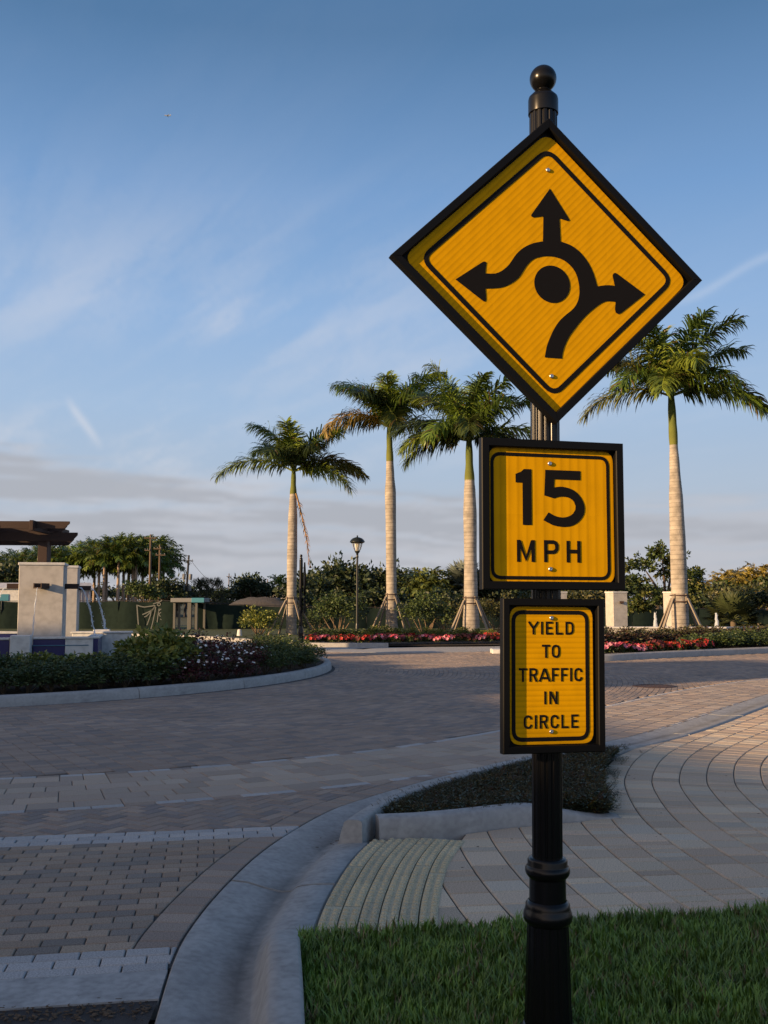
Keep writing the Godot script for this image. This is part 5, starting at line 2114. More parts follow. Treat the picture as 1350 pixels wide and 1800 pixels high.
# trunk: list of (height, radius); ring scars every so often
func royal_palm(label: String, at: Vector3, prof: Array, shaft_top: float, shaft_r: float, fronds: Array, bend: Vector2, prop: float, props: bool) -> Node3D:
	var t := thing("royal_palm", label, "palm tree", at)
	var top: float = prof[prof.size() - 1].y
	var g := G.new()
	var pts := []
	var cols := []
	var y := -0.05
	var ring := 0.0
	var radius := func(h: float) -> float:
		for k in prof.size() - 1:
			if h <= prof[k + 1].y:
				return lerpf(prof[k].x, prof[k + 1].x, smoothstep(0.0, 1.0, (h - prof[k].y) / (prof[k + 1].y - prof[k].y)))
		return prof[prof.size() - 1].x
	while y < top:
		var r: float = radius.call(y)
		var gap := lerpf(0.13, 0.19, rng.randf()) * (1.0 if y < top * 0.75 else 0.7)
		var f := rng.randf_range(0.9, 1.08)
		# bark between the leaf scars, then a thin dark scar
		for q in [[0.0, 1.0, 1.0], [0.75, 1.0, 0.96], [0.82, 0.987, 0.74], [0.93, 0.985, 0.68], [0.98, 0.997, 0.9]]:
			pts.append(Vector2(r * q[1], y + gap * q[0]))
			var k: float = q[2] * f
			cols.append(Color(0.47 * k, 0.425 * k, 0.365 * k))
		y += gap
	pts.append(Vector2(prof[prof.size() - 1].x, top))
	cols.append(Color(0.45, 0.40, 0.34))
	g.lathe(pts, 22, Vector3.ZERO, 0, 0.0, cols)
	for k in g.v.size():
		var f := maxf(0.0, g.v[k].y / shaft_top)
		g.v[k] += Vector3(bend.x, 0, bend.y) * f * f
	part(t, "trunk", g, M.trunk)
	g = G.new()
	var cs := []
	var cc := []
	for k in 13:
		var f := k / 12.0
		cs.append(Vector2(lerpf(prof[prof.size() - 1].x * 0.98, shaft_r, smoothstep(0.0, 0.4, f)) * (1.0 + 0.10 * sin(PI * minf(1.0, f * 2.4))) * lerpf(1.0, 0.72, smoothstep(0.6, 1.0, f)), lerpf(top - 0.01, shaft_top + 0.15, f)))
		var m := rng.randf_range(0.9, 1.1)
		cc.append(Color(0.20 * m, 0.215 * m, 0.045 * m).lerp(Color(0.10, 0.15, 0.03), f))
	g.lathe(cs, 18, Vector3.ZERO, 0, 0.0, cc)
	for k in g.v.size():
		var f := maxf(0.0, g.v[k].y / shaft_top)
		g.v[k] += Vector3(bend.x, 0, bend.y) * f * f
	part(t, "crownshaft", g, M.bark)
	var head := Vector3(bend.x, shaft_top, bend.y)
	for q in fronds:
		var o := part(t, "frond", frond(q[0], q[1], q[2], q[3], q[4] if q.size() > 4 else PALM), M.frond)
		o.position = head + Vector3(cos(deg_to_rad(q[0])), 0, sin(deg_to_rad(q[0]))) * 0.06 + Vector3.UP * 0.1 * (q[1] / 90.0)
	g = G.new()
	g.col = Color(0.10, 0.15, 0.03)
	g.tube([Vector3.ZERO, Vector3(0.04, 0.6, 0.02), Vector3(0.08, 1.1, 0.05)], [0.05, 0.028, 0.006], 6)
	part(t, "spear_leaf", g, M.frond).position = head
	if props:
		var b := thing("tree_brace", "wooden props strapped round the trunk of the " + label.split(",")[0], "tree brace", at)
		var r: float = radius.call(prop)
		for k in 4:
			var an := TAU * (k + 0.62) / 4.0
			var o := Vector3(cos(an), 0, sin(an))
			g = G.new()
			g.bar(o * (r + 0.07) + Vector3.UP * prop, o * (r + 0.95) + Vector3.UP * -0.02, 0.09, 0.05, 0.004)
			part(b, "prop", g, M.wood)
			g = G.new()
			g.box(Transform3D(Basis(Vector3.UP, -an), o * (r + 0.025) + Vector3.UP * (prop - 0.02)), Vector3(0.05, 0.34, 0.10), 0.004)
			part(b, "batten", g, M.wood)
		for s: float in [-0.12, 0.10]:
			g = G.new()
			g.lathe([Vector2(r + 0.052, prop + s - 0.02), Vector2(r + 0.060, prop + s - 0.018), Vector2(r + 0.060, prop + s + 0.018), Vector2(r + 0.052, prop + s + 0.02)], 22)
			part(b, "strap", g, M.iron)
	return t


func build_palms() -> void:
	var bright := [[0.085, 0.125, 0.022], [0.10, 0.135, 0.025]]
	var mixed := [[0.065, 0.075, 0.022], [0.11, 0.085, 0.03]]
	royal_palm("leftmost royal palm, with a dead brown frond hanging beside its trunk", Vector3(-4.14, 0.05, -45.0), [Vector2(0.252, -0.05), Vector2(0.231, 0.5), Vector2(0.217, 2.0), Vector2(0.231, 3.3), Vector2(0.210, 5.0), Vector2(0.154, 6.27)], 7.35, 0.115, [
		[184, 30, -46, 3.70], [356, 26, -40, 3.30, mixed], [24, 14, -58, 3.10], [160, 80, 0, 2.96], [100, 82, 25, 2.45, bright], [16, 74, -10, 2.96], [262, 74, 5, 2.55], [112, 54, -35, 2.45, DARK], [338, 36, -42, 3.30, mixed], [205, 64, -25, 2.55], [52, 60, -30, 2.45, DARK]], Vector2(0.05, 0.0), 1.55, true)
	royal_palm("second royal palm from the left, slender with a grey collar under its green shaft", Vector3(0.33, 0.05, -44.0), [Vector2(0.319, -0.05), Vector2(0.252, 0.6), Vector2(0.227, 2.0), Vector2(0.231, 4.6), Vector2(0.244, 6.2), Vector2(0.185, 7.0), Vector2(0.160, 7.65)], 9.2, 0.13, [
		[178, 76, -13, 3.30], [198, 30, -66, 3.50, mixed], [166, 36, -60, 3.20, mixed], [95, 84, 2, 2.75, bright], [15, 78, -3, 3.52], [2, 56, -20, 3.41], [345, 22, -55, 3.10, mixed], [268, 80, 17, 2.86], [62, 66, -28, 2.97], [122, 68, -28, 2.86, DARK], [222, 76, -3, 3.19], [312, 70, -3, 3.19], [80, 34, -68, 2.40, DARK], [150, 68, -18, 3.08]], Vector2(-0.10, 0.0), 1.7, true)
	royal_palm("third royal palm from the left, the darkest and fullest, with a swollen pale base", Vector3(3.46, 0.05, -40.0), [Vector2(0.370, -0.05), Vector2(0.335, 0.5), Vector2(0.277, 1.5), Vector2(0.252, 3.2), Vector2(0.269, 4.9), Vector2(0.235, 5.8), Vector2(0.202, 6.25)], 7.95, 0.15, [
		[165, 84, 34, 3.41], [180, 42, -40, 3.20, DARK], [192, 14, -60, 2.90, DARK], [160, 76, 12, 3.52], [212, 70, -3, 3.41], [245, 82, 22, 3.19], [290, 80, 22, 3.52], [18, 78, 12, 3.63], [350, 58, -8, 3.63], [10, 30, -48, 3.30], [330, 26, -52, 3.10, DARK], [60, 60, -23, 3.19], [95, 44, -55, 2.60, DARK], [130, 40, -58, 2.80], [75, 78, 12, 3.08], [170, 24, -54, 2.90], [40, 14, -62, 2.70, DARK], [200, 34, -50, 3.10]], Vector2(-0.03, 0.0), 1.55, true)
	royal_palm("rightmost royal palm, with a tall ringed trunk leaning slightly left", Vector3(10.30, 0.05, -35.0), [Vector2(0.324, -0.05), Vector2(0.292, 0.6), Vector2(0.279, 1.8), Vector2(0.271, 3.4), Vector2(0.243, 4.8), Vector2(0.178, 6.2), Vector2(0.142, 6.95)], 8.75, 0.14, [
		[60, 84, 23, 3.13], [18, 75, 13, 3.56], [345, 57, 0, 3.56], [0, 28, -52, 3.50, mixed], [20, 18, -54, 3.30], [180, 53, -18, 3.46, mixed], [195, 24, -56, 3.30, mixed], [162, 73, 3, 3.24], [130, 83, 13, 2.92], [265, 79, 18, 3.02], [225, 59, -12, 3.24], [310, 63, -7, 3.46], [85, 63, -37, 2.59, bright], [112, 38, -60, 2.50], [48, 42, -50, 2.80], [145, 40, -50, 2.90]], Vector2(-0.12, 0.0), 1.62, true)
	# the dead frond that hangs from the leftmost palm
	var g := frond(0, -72, -84, 3.3, DRY, 60, 0.04, 0.42, 1.0)
	var root := get_node("royal_palm")
	var o := part(root, "dead_frond", g, M.frond)
	o.position = Vector3(0.17, 6.35, 0.10)
	o.rotation.z = -0.03
	o.set_meta("label", "dead brown frond hanging down beside the trunk")


# a small palm for the distance: trunk and a crown of coarse fronds
func make_far_palm(called: String, label: String, group: String, high: float, r: float, l: float, count: int, cols: Array, trunk: Color, e_low := -30.0) -> Node3D:
	var t := thing(called, label, "palm tree", Vector3.ZERO, group)
	var g := G.new()
	g.col = trunk
	g.tube([Vector3.ZERO, Vector3(0.03, high * 0.5, 0), Vector3(0, high, 0)], [r * 1.15, r, r * 0.75], 9, false)
	part(t, "trunk", g, M.bark)
	g = G.new()
	for k in count:
		var e := lerpf(84.0, e_low + 30.0, float(k) / count)
		g.add(frond(k * 137.5, e, e - 62.0, l * rng.randf_range(0.85, 1.1), cols, 26, 0.11, l * 0.30, 1.0), Transform3D(Basis(), Vector3(0, high, 0)))
	part(t, "crown", g, M.frond)
	return t


# a fan palm: round pleated fans on stalks
func make_fan_palm(called: String, label: String, high: float, r: float, count: int, cols: Array, at: Vector3) -> Node3D:
	var t := thing(called, label, "fan palm", at)
	var g := G.new()
	g.col = Color(0.17, 0.13, 0.09)
	g.tube([Vector3.ZERO, Vector3(0.02, high * 0.6, 0), Vector3(0, high, 0)], [0.16, 0.14, 0.12], 9, false)
	part(t, "trunk", g, M.bark)
	g = G.new()
	for k in count:
		var a := k * 2.4
		var e := lerpf(1.35, -0.45, float(k) / count)
		var d := Vector3(cos(a) * cos(e), sin(e), sin(a) * cos(e))
		var hub := Vector3(0, high, 0) + d * r * 0.55
		var cc := tone(cols, 0.2)
		g.col = Color(cc.r * 1.2, cc.g * 1.2, cc.b)
		g.tube([Vector3(0, high, 0), hub], [0.025, 0.012], 4, false)
		var side := d.cross(Vector3.UP).normalized()
		var up := side.cross(d).normalized()
		for j in 15:
			var b := lerpf(-2.0, 2.0, j / 14.0)
			var dir := (d * cos(b) + side * sin(b) + up * 0.15 + Vector3.DOWN * 0.25 * absf(b)).normalized()
			var v := rng.randf_range(0.8, 1.2)
			g.col = Color(cc.r * v, cc.g * v, cc.b * v)
			g.leaf(hub, dir, dir.cross(up).normalized(), r * 0.5 * (1.0 - 0.10 * absf(b)), r * 0.085, 0.15)
	part(t, "crown", g, M.frond)
	return t


# ---------------------------------------------------------------- fence
func build_fence() -> void:
	var run := func(label: String, pts: PackedVector2Array, tops: Array, gap: float) -> Node3D:
		var t := thing("chain_link_fence", label, "fence")
		var g := G.new()
		var made := 0
		for k in pts.size() - 1:
			var parts := maxi(1, int(round(pts[k].distance_to(pts[k + 1]) / gap)))
			for s in parts:
				var a := pts[k].lerp(pts[k + 1], float(s) / parts)
				var b := pts[k].lerp(pts[k + 1], float(s + 1) / parts)
				var ha := lerpf(tops[k], tops[k + 1], float(s) / parts)
				var hb := lerpf(tops[k], tops[k + 1], float(s + 1) / parts)
				g = G.new()
				g.tube([V(a, -0.05), V(a, ha + 0.03)], [0.03, 0.03], 7)
				part(t, "post", g, M.pole_dark)
				g = G.new()
				g.tube([V(a, ha), V(b, hb)], [0.02, 0.02], 6, false)
				part(t, "rail", g, M.pole_dark)
				# the green screen, slack between the posts
				g = G.new()
				var dir := (b - a).normalized()
				var nrm := Vector2(dir.y, -dir.x)
				if nrm.y > 0:
					nrm = -nrm
				var ph := rng.randf() * 6.0
				var w := 10
				var first := g.v.size()
				for j in w + 1:
					for i in 5:
						var f := float(j) / w
						var h := float(i) / 4.0
						var bulge := 0.05 + 0.05 * sin(f * 9.0 + ph) * sin(h * 4.0 + ph) + 0.03 * sin(f * 21.0 + h * 5.0)
						var sag := 0.05 * sin(PI * f) * h
						var q := a.lerp(b, f) + nrm * bulge
						g.vert(V(q, lerpf(0.05, lerpf(ha, hb, f) - 0.02, h) - sag), Vector3(nrm.x + 0.25 * cos(f * 9.0 + ph), 0, -nrm.y).normalized())
				for j in w:
					for i in 4:
						var z := first + j * 5 + i
						g.face(z, z + 5, z + 6)
						g.face(z, z + 6, z + 1)
				part(t, "screen_panel", g, M.mesh)
				made += 1
		return t
	run.call("dark green screened fence behind the fountain, from the left edge to the gate", pv([-27, 54.5, -20.6, 54.2, -17.2, 54.0, -11.2, 53.6]), [1.55, 1.55, 1.56, 1.57], 3.2)
	run.call("dark green screened fence between the gate and the leftmost royal palm", pv([-10.1, 53.8, -7.5, 54.0, -3.4, 54.6, 1.5, 55.4, 7.5, 56.5]), [1.5, 1.36, 1.22, 1.2, 1.2], 3.0)
	run.call("dark green screened fence far behind the right fountain", pv([7.9, 57.0, 14.3, 58.0, 22.2, 59.0, 34, 60.0]), [1.2, 1.18, 1.05, 1.0], 3.4)
	# a sprayed scribble on the screen
	var g := G.new()
	var scr := func(p: PackedVector2Array, w: float) -> void:
		strip2(g, smooth(p, 0.05), w, 0.0)
	scr.call(pv([0.0, 0.78, 0.03, 0.45, 0.06, 0.12, 0.10, -0.28]), 0.06)
	scr.call(pv([0.0, 0.76, 0.35, 0.66, 0.72, 0.70, 0.95, 0.72, 0.80, 0.50, 0.45, 0.32, 0.30, 0.26]), 0.055)
	scr.call(pv([0.95, 0.70, 0.75, 0.42, 0.52, 0.18, 0.40, 0.14]), 0.05)
	scr.call(pv([0.78, 0.52, 0.70, 0.15, 0.55, -0.30]), 0.05)
	scr.call(pv([1.0, 0.66, 0.92, 0.2, 0.80, -0.38, 0.72, -0.62]), 0.05)
	scr.call(pv([1.18, 0.58, 1.12, 0.2, 1.08, -0.24, 1.12, -0.30]), 0.05)
	scr.call(pv([0.85, 0.82, 1.2, 0.94, 1.32, 1.02]), 0.045)
	scr.call(pv([1.08, 0.84, 1.20, 0.88, 1.24, 0.78, 1.16, 0.72, 1.08, 0.76, 1.10, 0.84]), 0.04)
	scr.call(pv([1.15, 0.42, 1.30, 0.56, 1.46, 0.46, 1.44, 0.26, 1.28, 0.16, 1.18, 0.26, 1.30, 0.36, 1.6, 0.10]), 0.045)
	scr.call(pv([1.25, 0.02, 1.5, -0.06, 1.74, 0.0, 1.82, 0.12, 1.80, -0.12, 1.70, -0.24]), 0.045)
	var fence := get_node("chain_link_fence")
	var o := part(fence, "graffiti", g, M.paint)
	o.position = Vector3(-13.15, 0.58, -53.50)
	o.rotation.y = deg_to_rad(3.0)
	# a small shelter by the gate
	var t := thing("gate_shelter", "small shelter with a turquoise edged flat roof beside the fence gate", "shelter", Vector3(-10.2, 0, -52.6))
	g = G.new()
	g.bx(Vector3(-0.05, 1.60, -0.6), Vector3(1.75, 0.22, 1.6), 0.02)
	part(t, "roof", g, M.grey)
	g = G.new()
	g.bx(Vector3(0.5, 1.60, 0.22), Vector3(0.66, 0.24, 0.06), 0.01)
	part(t, "fascia", g, M.turquoise)
	for q in [[-0.75, 0.0, 0.06], [0.05, 0.05, 0.10], [0.42, 0.1, 0.06], [-0.75, -1.2, 0.06], [0.6, -1.2, 0.06]]:
		g = G.new()
		g.bx(Vector3(q[0], 0.75, q[1]), Vector3(q[2] * 2.0, 1.5, q[2] * 2.0), 0.01)
		part(t, "post", g, M.steel)


# ---------------------------------------------------------------- everything beyond the fence
func make_tree(called: String, label: String, group: String, size: Vector3, trunk_h: float, cols: Array, clumps: int, leaves: int, leaf_l: float, spread: float) -> Node3D:
	var t := thing(called, label, "tree", Vector3.ZERO, group)
	var g := G.new()
	# three to five lobes make an uneven outline
	var lobes := 5
	for k in lobes:
		var a := TAU * k / lobes + rng.randf()
		var o := Vector3(cos(a) * size.x * 0.45, rng.randf_range(-0.25, 0.4) * size.y, sin(a) * size.z * 0.45)
		crown(g, Vector3(0, trunk_h + size.y * 0.8, 0) + o, size * rng.randf_range(0.5, 0.68), clumps / lobes, leaves, leaf_l, leaf_l * 0.55, cols, spread, 0.4)
	part(t, "crown", g, M.leaf)
	g = G.new()
	g.col = Color(0.11, 0.085, 0.06)
	g.tube([Vector3.ZERO, Vector3(0.05, trunk_h * 0.6, 0.03), Vector3(0, trunk_h + size.y * 0.5, 0)], [size.x * 0.08 + 0.04, size.x * 0.065 + 0.03, size.x * 0.03], 8, false)
	for k in 6:
		var a := TAU * k / 6.0
		g.tube([Vector3(0, trunk_h * 0.7, 0), Vector3(cos(a) * size.x * 0.3, trunk_h + size.y * 0.5, sin(a) * size.z * 0.3), Vector3(cos(a) * size.x * 0.65, trunk_h + size.y * rng.randf_range(0.8, 1.4), sin(a) * size.z * 0.65)], [size.x * 0.04 + 0.02, size.x * 0.025 + 0.01, 0.01], 6, false)
	part(t, "trunk", g, M.bark)
	return t


func utility_pole(label: String, at: Vector3, high: float, m: Material, arms: Array, cans: int, lean := 0.0) -> void:
	var t := thing("utility_pole", label, "utility pole", at)
	t.rotation.z = lean
	var g := G.new()
	g.tube([Vector3.ZERO, Vector3(0, high, 0)], [0.13, 0.09], 9)
	part(t, "pole", g, m)
	for q in arms:
		g = G.new()
		g.bx(Vector3(q[2], q[0], 0.14), Vector3(q[1], 0.09, 0.08), 0.01)
		part(t, "crossarm", g, m)
		for s: float in [-0.42, 0.0, 0.42]:
			g = G.new()
			g.lathe([Vector2(0.03, 0), Vector2(0.04, 0.03), Vector2(0.03, 0.06), Vector2(0.035, 0.09), Vector2(0.001, 0.12)], 8, Vector3(q[2] + s * q[1], q[0] + 0.07, 0.14))
			part(t, "insulator", g, M.grey)
	for k in cans:
		g = G.new()
		var sx := -0.42 if k % 2 else 0.42
		g.lathe([Vector2(0.001, 0), Vector2(0.16, 0.02), Vector2(0.17, 0.5), Vector2(0.15, 0.56), Vector2(0.001, 0.58)], 12, Vector3(sx * 0.75, high * (0.60 if k < 2 else 0.42), 0.1))
		part(t, "transformer", g, M.grey)


func wire(label: String, a: Vector3, b: Vector3, sag: float) -> void:
	var p := []
	var r := []
	for k in 15:
		var f := k / 14.0
		p.append((b - a) * f + Vector3.DOWN * sag * 4.0 * f * (1.0 - f))
		r.append(0.017)
	var g := G.new()
	g.tube(p, r, 5)
	solo("power_line", g, M.pole_dark, label, "power line", "", a)


func build_background() -> void:
	# the grove of palms on the left
	var grp := "palms of the grove on the left"
	var a := make_far_palm("grove_palm", "tall palm with a pale trunk in the dense grove behind the fountain", grp, 5.1, 0.16, 3.0, 30, [[0.05, 0.085, 0.018], [0.04, 0.065, 0.018], [0.075, 0.105, 0.022]], Color(0.52, 0.41, 0.34))
	var b := make_far_palm("grove_palm", "tall palm with a pale trunk in the dense grove behind the fountain", grp, 5.6, 0.15, 2.9, 30, [[0.045, 0.075, 0.02], [0.03, 0.05, 0.016], [0.06, 0.085, 0.02]], Color(0.46, 0.36, 0.29))
	var spots := [[-30.6, 100, 0.98], [-28.7, 101, 0.96], [-27.6, 99, 1.0], [-27.0, 104, 1.02], [-26.2, 99, 1.04], [-25.5, 102, 1.06], [-24.7, 100, 1.02], [-31.9, 104, 1.0], [-33.2, 100, 0.92], [-34.6, 103, 0.95], [-36.2, 100, 0.86], [-37.6, 104, 0.9], [-39.2, 101, 0.82], [-29.6, 107, 1.06], [-28.0, 110, 1.1], [-26.8, 108, 1.1], [-25.2, 108, 1.1], [-33.8, 108, 1.0], [-36.5, 109, 0.95], [-23.9, 104, 0.92], [-41.0, 103, 0.8], [-27.2, 113, 1.14], [-29.0, 114, 1.16], [-31.0, 112, 1.12], [-26.0, 114, 1.15], [-24.4, 111, 1.04], [-32.6, 113, 1.08], [-35.0, 112, 1.0], [-38.5, 111, 0.96], [-43.0, 104, 0.82]]
	for k in spots.size():
		var o: Node3D = a if k == 0 else (b if k == 1 else dup(a if k % 2 else b, Vector3.ZERO, 0, 1))
		o.position = Vector3(spots[k][0], 0, -spots[k][1])
		o.rotation.y = rng.randf() * TAU
		o.scale = Vector3(1, 1, 1) * spots[k][2]
	# dark shrubs and trees between grove and fence
	var t1 := make_tree("background_tree", "dark rounded tree behind the fence", "dark trees behind the fence", Vector3(2.0, 1.5, 1.6), 0.9, DARK, 90, 14, 0.32, 0.42)
	var t2 := make_tree("background_tree", "green bushy tree behind the fence", "green trees behind the fence", Vector3(2.0, 1.4, 1.6), 0.8, GREEN, 90, 14, 0.30, 0.42)
	var t3 := make_tree("background_tree", "yellowish bushy tree behind the fence", "yellowish trees behind the fence", Vector3(2.0, 1.4, 1.6), 0.7, OLIVE, 80, 14, 0.30, 0.42)
	var protos := [t1, t2, t3]
	var first := [true, true, true]
	var put := func(kind: int, px: float, d: float, sx: float, sy: float) -> void:
		var o: Node3D = protos[kind]
		if not first[kind]:
			o = dup(o, Vector3.ZERO, 0, 1)
		var spot := "beyond the grove palms" if px < 110.0 else ("beside the utility poles right of the grove" if px < 330.0 else ("behind the covered heap" if px < 510.0 else ("behind the street lamp" if px < 672.0 else ("between the second and third royal palms" if px < 840.0 else ("behind the sign post" if px < 1090.0 else "right of the rightmost royal palm")))))
		if d > 140.0:
			spot = "low on the far horizon " + spot
		var look: String = ["dark rounded tree", "green bushy tree", "yellowish bushy tree"][kind]
		o.set_meta("label", look + " " + spot)
		o.set_meta("group", look + "s " + spot)
		first[kind] = false
		o.position = Vector3((px - 675.0) / 1760.0 * d, -0.1, -d)
		o.rotation.y = rng.randf() * TAU
		o.scale = Vector3(sx, sy, sx)
	for q in [[1, 258, 90, 1.0, 1.05], [0, 285, 96, 1.2, 1.15], [0, 302, 99, 1.05, 1.0], [2, 312, 104, 0.8, 0.95], [0, 20, 95, 1.8, 1.6], [0, -20, 98, 1.8, 1.7], [0, 75, 98, 1.4, 1.3],
			[0, 445, 118, 1.55, 1.30], [0, 428, 122, 1.4, 0.95], [0, 466, 120, 1.4, 1.05], [2, 402, 116, 0.9, 0.62], [1, 432, 126, 0.9, 1.55], [2, 485, 112, 0.9, 0.65],
			[0, 545, 66, 0.95, 1.0], [0, 575, 70, 1.15, 1.18], [0, 605, 72, 1.15, 1.34], [0, 640, 70, 1.25, 1.22], [2, 655, 74, 1.2, 1.28], [0, 700, 70, 1.1, 1.18], [0, 735, 73, 1.1, 1.0], [0, 775, 72, 1.0, 1.02], [0, 820, 70, 1.1, 1.0], [0, 860, 71, 1.2, 1.02],
			[2, 900, 72, 1.2, 0.9], [0, 940, 74, 1.2, 0.95], [2, 985, 70, 1.2, 0.9], [2, 1030, 68, 1.1, 0.85], [0, 1070, 72, 1.2, 0.95], [0, 530, 58, 0.7, 0.72], [0, 665, 60, 0.9, 0.72], [0, 790, 60, 0.9, 0.7],
			[2, 1215, 64, 0.95, 0.80], [2, 1245, 70, 1.0, 0.9], [2, 1275, 72, 1.15, 1.02], [1, 1300, 74, 1.1, 0.95], [2, 1330, 70, 1.2, 1.0], [1, 1360, 72, 1.1, 1.05], [0, 1225, 62, 0.8, 0.62], [0, 1320, 63, 1.0, 0.7], [1, 1400, 72, 1.2, 1.0]]:
		put.call(q[0], q[1], q[2], q[3], q[4])
	for k in 46:
		var px := -120.0 + 1600.0 * k / 45.0 + rng.randf_range(-14, 14)
		put.call(0 if k % 3 else 1, px, rng.randf_range(150, 200), rng.randf_range(1.5, 2.2), rng.randf_range(0.9, 1.35))
	# feathery pine-like tree left of centre
	var c := thing("feathery_tree", "grey-green feathery tree standing behind the fence right of the dark utility pole", "tree", Vector3(-19.4, 0, -110))
	var g := G.new()
	for k in 110:
		var an := rng.randf() * TAU
		var h := rng.randf_range(0.9, 3.6)
		var rr := 1.75 * sqrt(maxf(0.05, 1.0 - pow((h - 2.0) / 2.3, 2.0))) * rng.randf_range(0.4, 1.0)
		var p := Vector3(cos(an) * rr, h, sin(an) * rr)
		for j in 16:
			var dir := (Vector3(cos(an) * 0.35, 1.0, sin(an) * 0.35) + rand_dir() * 0.55).normalized()
			g.col = tone([[0.075, 0.080, 0.045], [0.055, 0.062, 0.036]], 0.2)
			g.leaf(p + rand_dir() * 0.25, dir, dir.cross(rand_dir()).normalized(), 0.5, 0.06)
	part(c, "crown", g, M.leaf)
	g = G.new()
	g.col = Color(0.1, 0.08, 0.06)
	g.tube([Vector3.ZERO, Vector3(0, 3.0, 0)], [0.16, 0.05], 7, false)
	part(c, "trunk", g, M.bark)
	# utility poles and their wires
	utility_pole("brown utility pole with a wide top crossarm, in front of the grove palms", Vector3(-21.7, 0, -93), 7.7, M.pole, [[7.35, 1.15, 0.0], [6.2, 0.5, -0.25]], 0)
	utility_pole("pale brown utility pole just right of the grove, with short side arms", Vector3(-21.5, 0, -96), 6.9, M.pole, [[6.5, 0.75, -0.2], [5.9, 0.95, 0.1]], 0)
	utility_pole("dark leaning utility pole carrying four grey transformers", Vector3(-19.2, 0, -97), 5.95, M.pole_dark, [[5.4, 0.95, 0.0]], 4, -0.05)
	utility_pole("thin distant utility pole near the middle of the horizon", Vector3(-30.9, 0, -200), 6.9, M.pole, [[6.3, 1.0, 0.0]], 0)
	utility_pole("short distant utility pole beside the thin one", Vector3(-29.6, 0, -205), 5.6, M.pole, [[5.3, 1.2, 0.0]], 0)
	utility_pole("distant utility pole like a cross, left of the leftmost royal palm", Vector3(-23.2, 0, -200), 5.8, M.pole, [[5.2, 2.2, 0.0]], 0)
	wire("upper slack power line from the pale pole to the dark leaning pole", Vector3(-21.3, 6.75, -95.9), Vector3(-19.1, 5.55, -96.8), 0.38)
	wire("lower slack power line from the pale pole to the dark leaning pole", Vector3(-21.1, 6.05, -95.9), Vector3(-19.3, 5.45, -96.8), 0.26)
	wire("upper power line running right from the dark leaning pole", Vector3(-18.7, 5.5, -96.8), Vector3(-15.5, 2.6, -97), 0.4)
	wire("long thin power line between the distant poles", Vector3(-30.6, 6.45, -199.9), Vector3(-23.4, 5.4, -199.9), 0.3)
	# sheds and houses
	var shed := func(label: String, at: Vector3, w: float, h: float, dpt: float, rise: float, wall: Material, roof: Material, turn: float) -> Node3D:
		var t := thing("shed", label, "shed", at, "", turn)
		var gg := G.new()
		gg.bx(Vector3(0, h * 0.5, 0), Vector3(w, h, dpt), 0.0)
		for s: float in [-1.0, 1.0]:
			var x := s * (w * 0.5)
			var p0 := Vector3(x, h, dpt * 0.5)
			var p1 := Vector3(x, h, -dpt * 0.5)
			var p2 := Vector3(x, h + rise, 0)
			if s > 0:
				gg.tri(p0, p1, p2)
			else:
				gg.tri(p1, p0, p2)
		part(t, "wall", gg, wall)
		for s: float in [-1.0, 1.0]:
			gg = G.new()
			gg.bar(Vector3(0, h - 0.06, s * (dpt * 0.5 + 0.12)), Vector3(0, h + rise + 0.03, 0), w + 0.3, 0.05)
			part(t, "roof", gg, roof)
		return t
	var pinkshed: Node3D = shed.call("small pale pink shed with a grey metal gable roof right of the fountain towers", Vector3(-18.4, 0, -60.6), 1.1, 2.25, 1.6, 0.36, M.pink, M.tin, deg_to_rad(28.0))
	for k in 5:
		g = G.new()
		g.bx(Vector3(-0.44 + 0.22 * k, 1.12, 0.815), Vector3(0.05, 2.2, 0.03), 0.004)
		part(pinkshed, "batten", g, M.white)
	var bl: Node3D = shed.call("low white building with turquoise panels at the left edge, behind the fence", Vector3(-23.6, 0, -61), 3.2, 2.35, 2.4, 0.25, M.white, M.tin, deg_to_rad(8.0))
	for k in 2:
		g = G.new()
		g.bx(Vector3(-0.2 + 0.9 * k, 1.75, 1.22), Vector3(0.7, 0.42, 0.04), 0.005)
		part(bl, "panel", g, M.turquoise)
	shed.call("pale flat-roofed building far behind the leftmost royal palm", Vector3(-15.0, 0, -150), 9.0, 3.1, 6.0, 0.3, M.cream, M.cream, 0.2)
	var hs: Node3D = shed.call("distant house with a pale grey gable roof at the right", Vector3(28.3, 0, -92), 2.6, 2.9, 3.0, 0.85, M.cream, M.tin, deg_to_rad(55.0))
	g = G.new()
	g.bx(Vector3(0.3, 1.6, 1.52), Vector3(0.8, 0.9, 0.05), 0.01)
	part(hs, "window", g, M.shop)
	# a covered heap behind the fence
	g = G.new()
	var heap := FastNoiseLite.new()
	heap.frequency = 0.5
	heap.fractal_octaves = 3
	var hw := 20
	for j in hw + 1:
		for i in 9:
			var fx := j / float(hw) * 2.0 - 1.0
			var fz := i / 8.0 * 2.0 - 1.0
			var hh := maxf(0.0, 1.0 - pow(absf(fx), 2.6)) * maxf(0.0, 1.0 - fz * fz * 0.7)
			g.vert(Vector3(fx * 2.6, 1.75 * pow(hh, 0.45) + 0.25 * heap.get_noise_2d(fx * 4.0, fz * 4.0) * hh, fz * 1.2), Vector3(fx * 0.5, 1.0, fz * 0.6).normalized())
	for j in hw:
		for i in 8:
			var z := j * 9 + i
			g.face(z, z + 1, z + 10)
			g.face(z, z + 10, z + 9)
	solo("covered_heap", g, M.tarp, "grey-brown covered heap behind the fence left of the leftmost royal palm", "heap", "", Vector3(-7.3, 0, -60.0))
	# named trees
	var br := thing("broad_tree", "open crowned broadleaf tree with visible limbs behind the rightmost royal palm", "tree", Vector3(14.0, 0, -50))
	g = G.new()
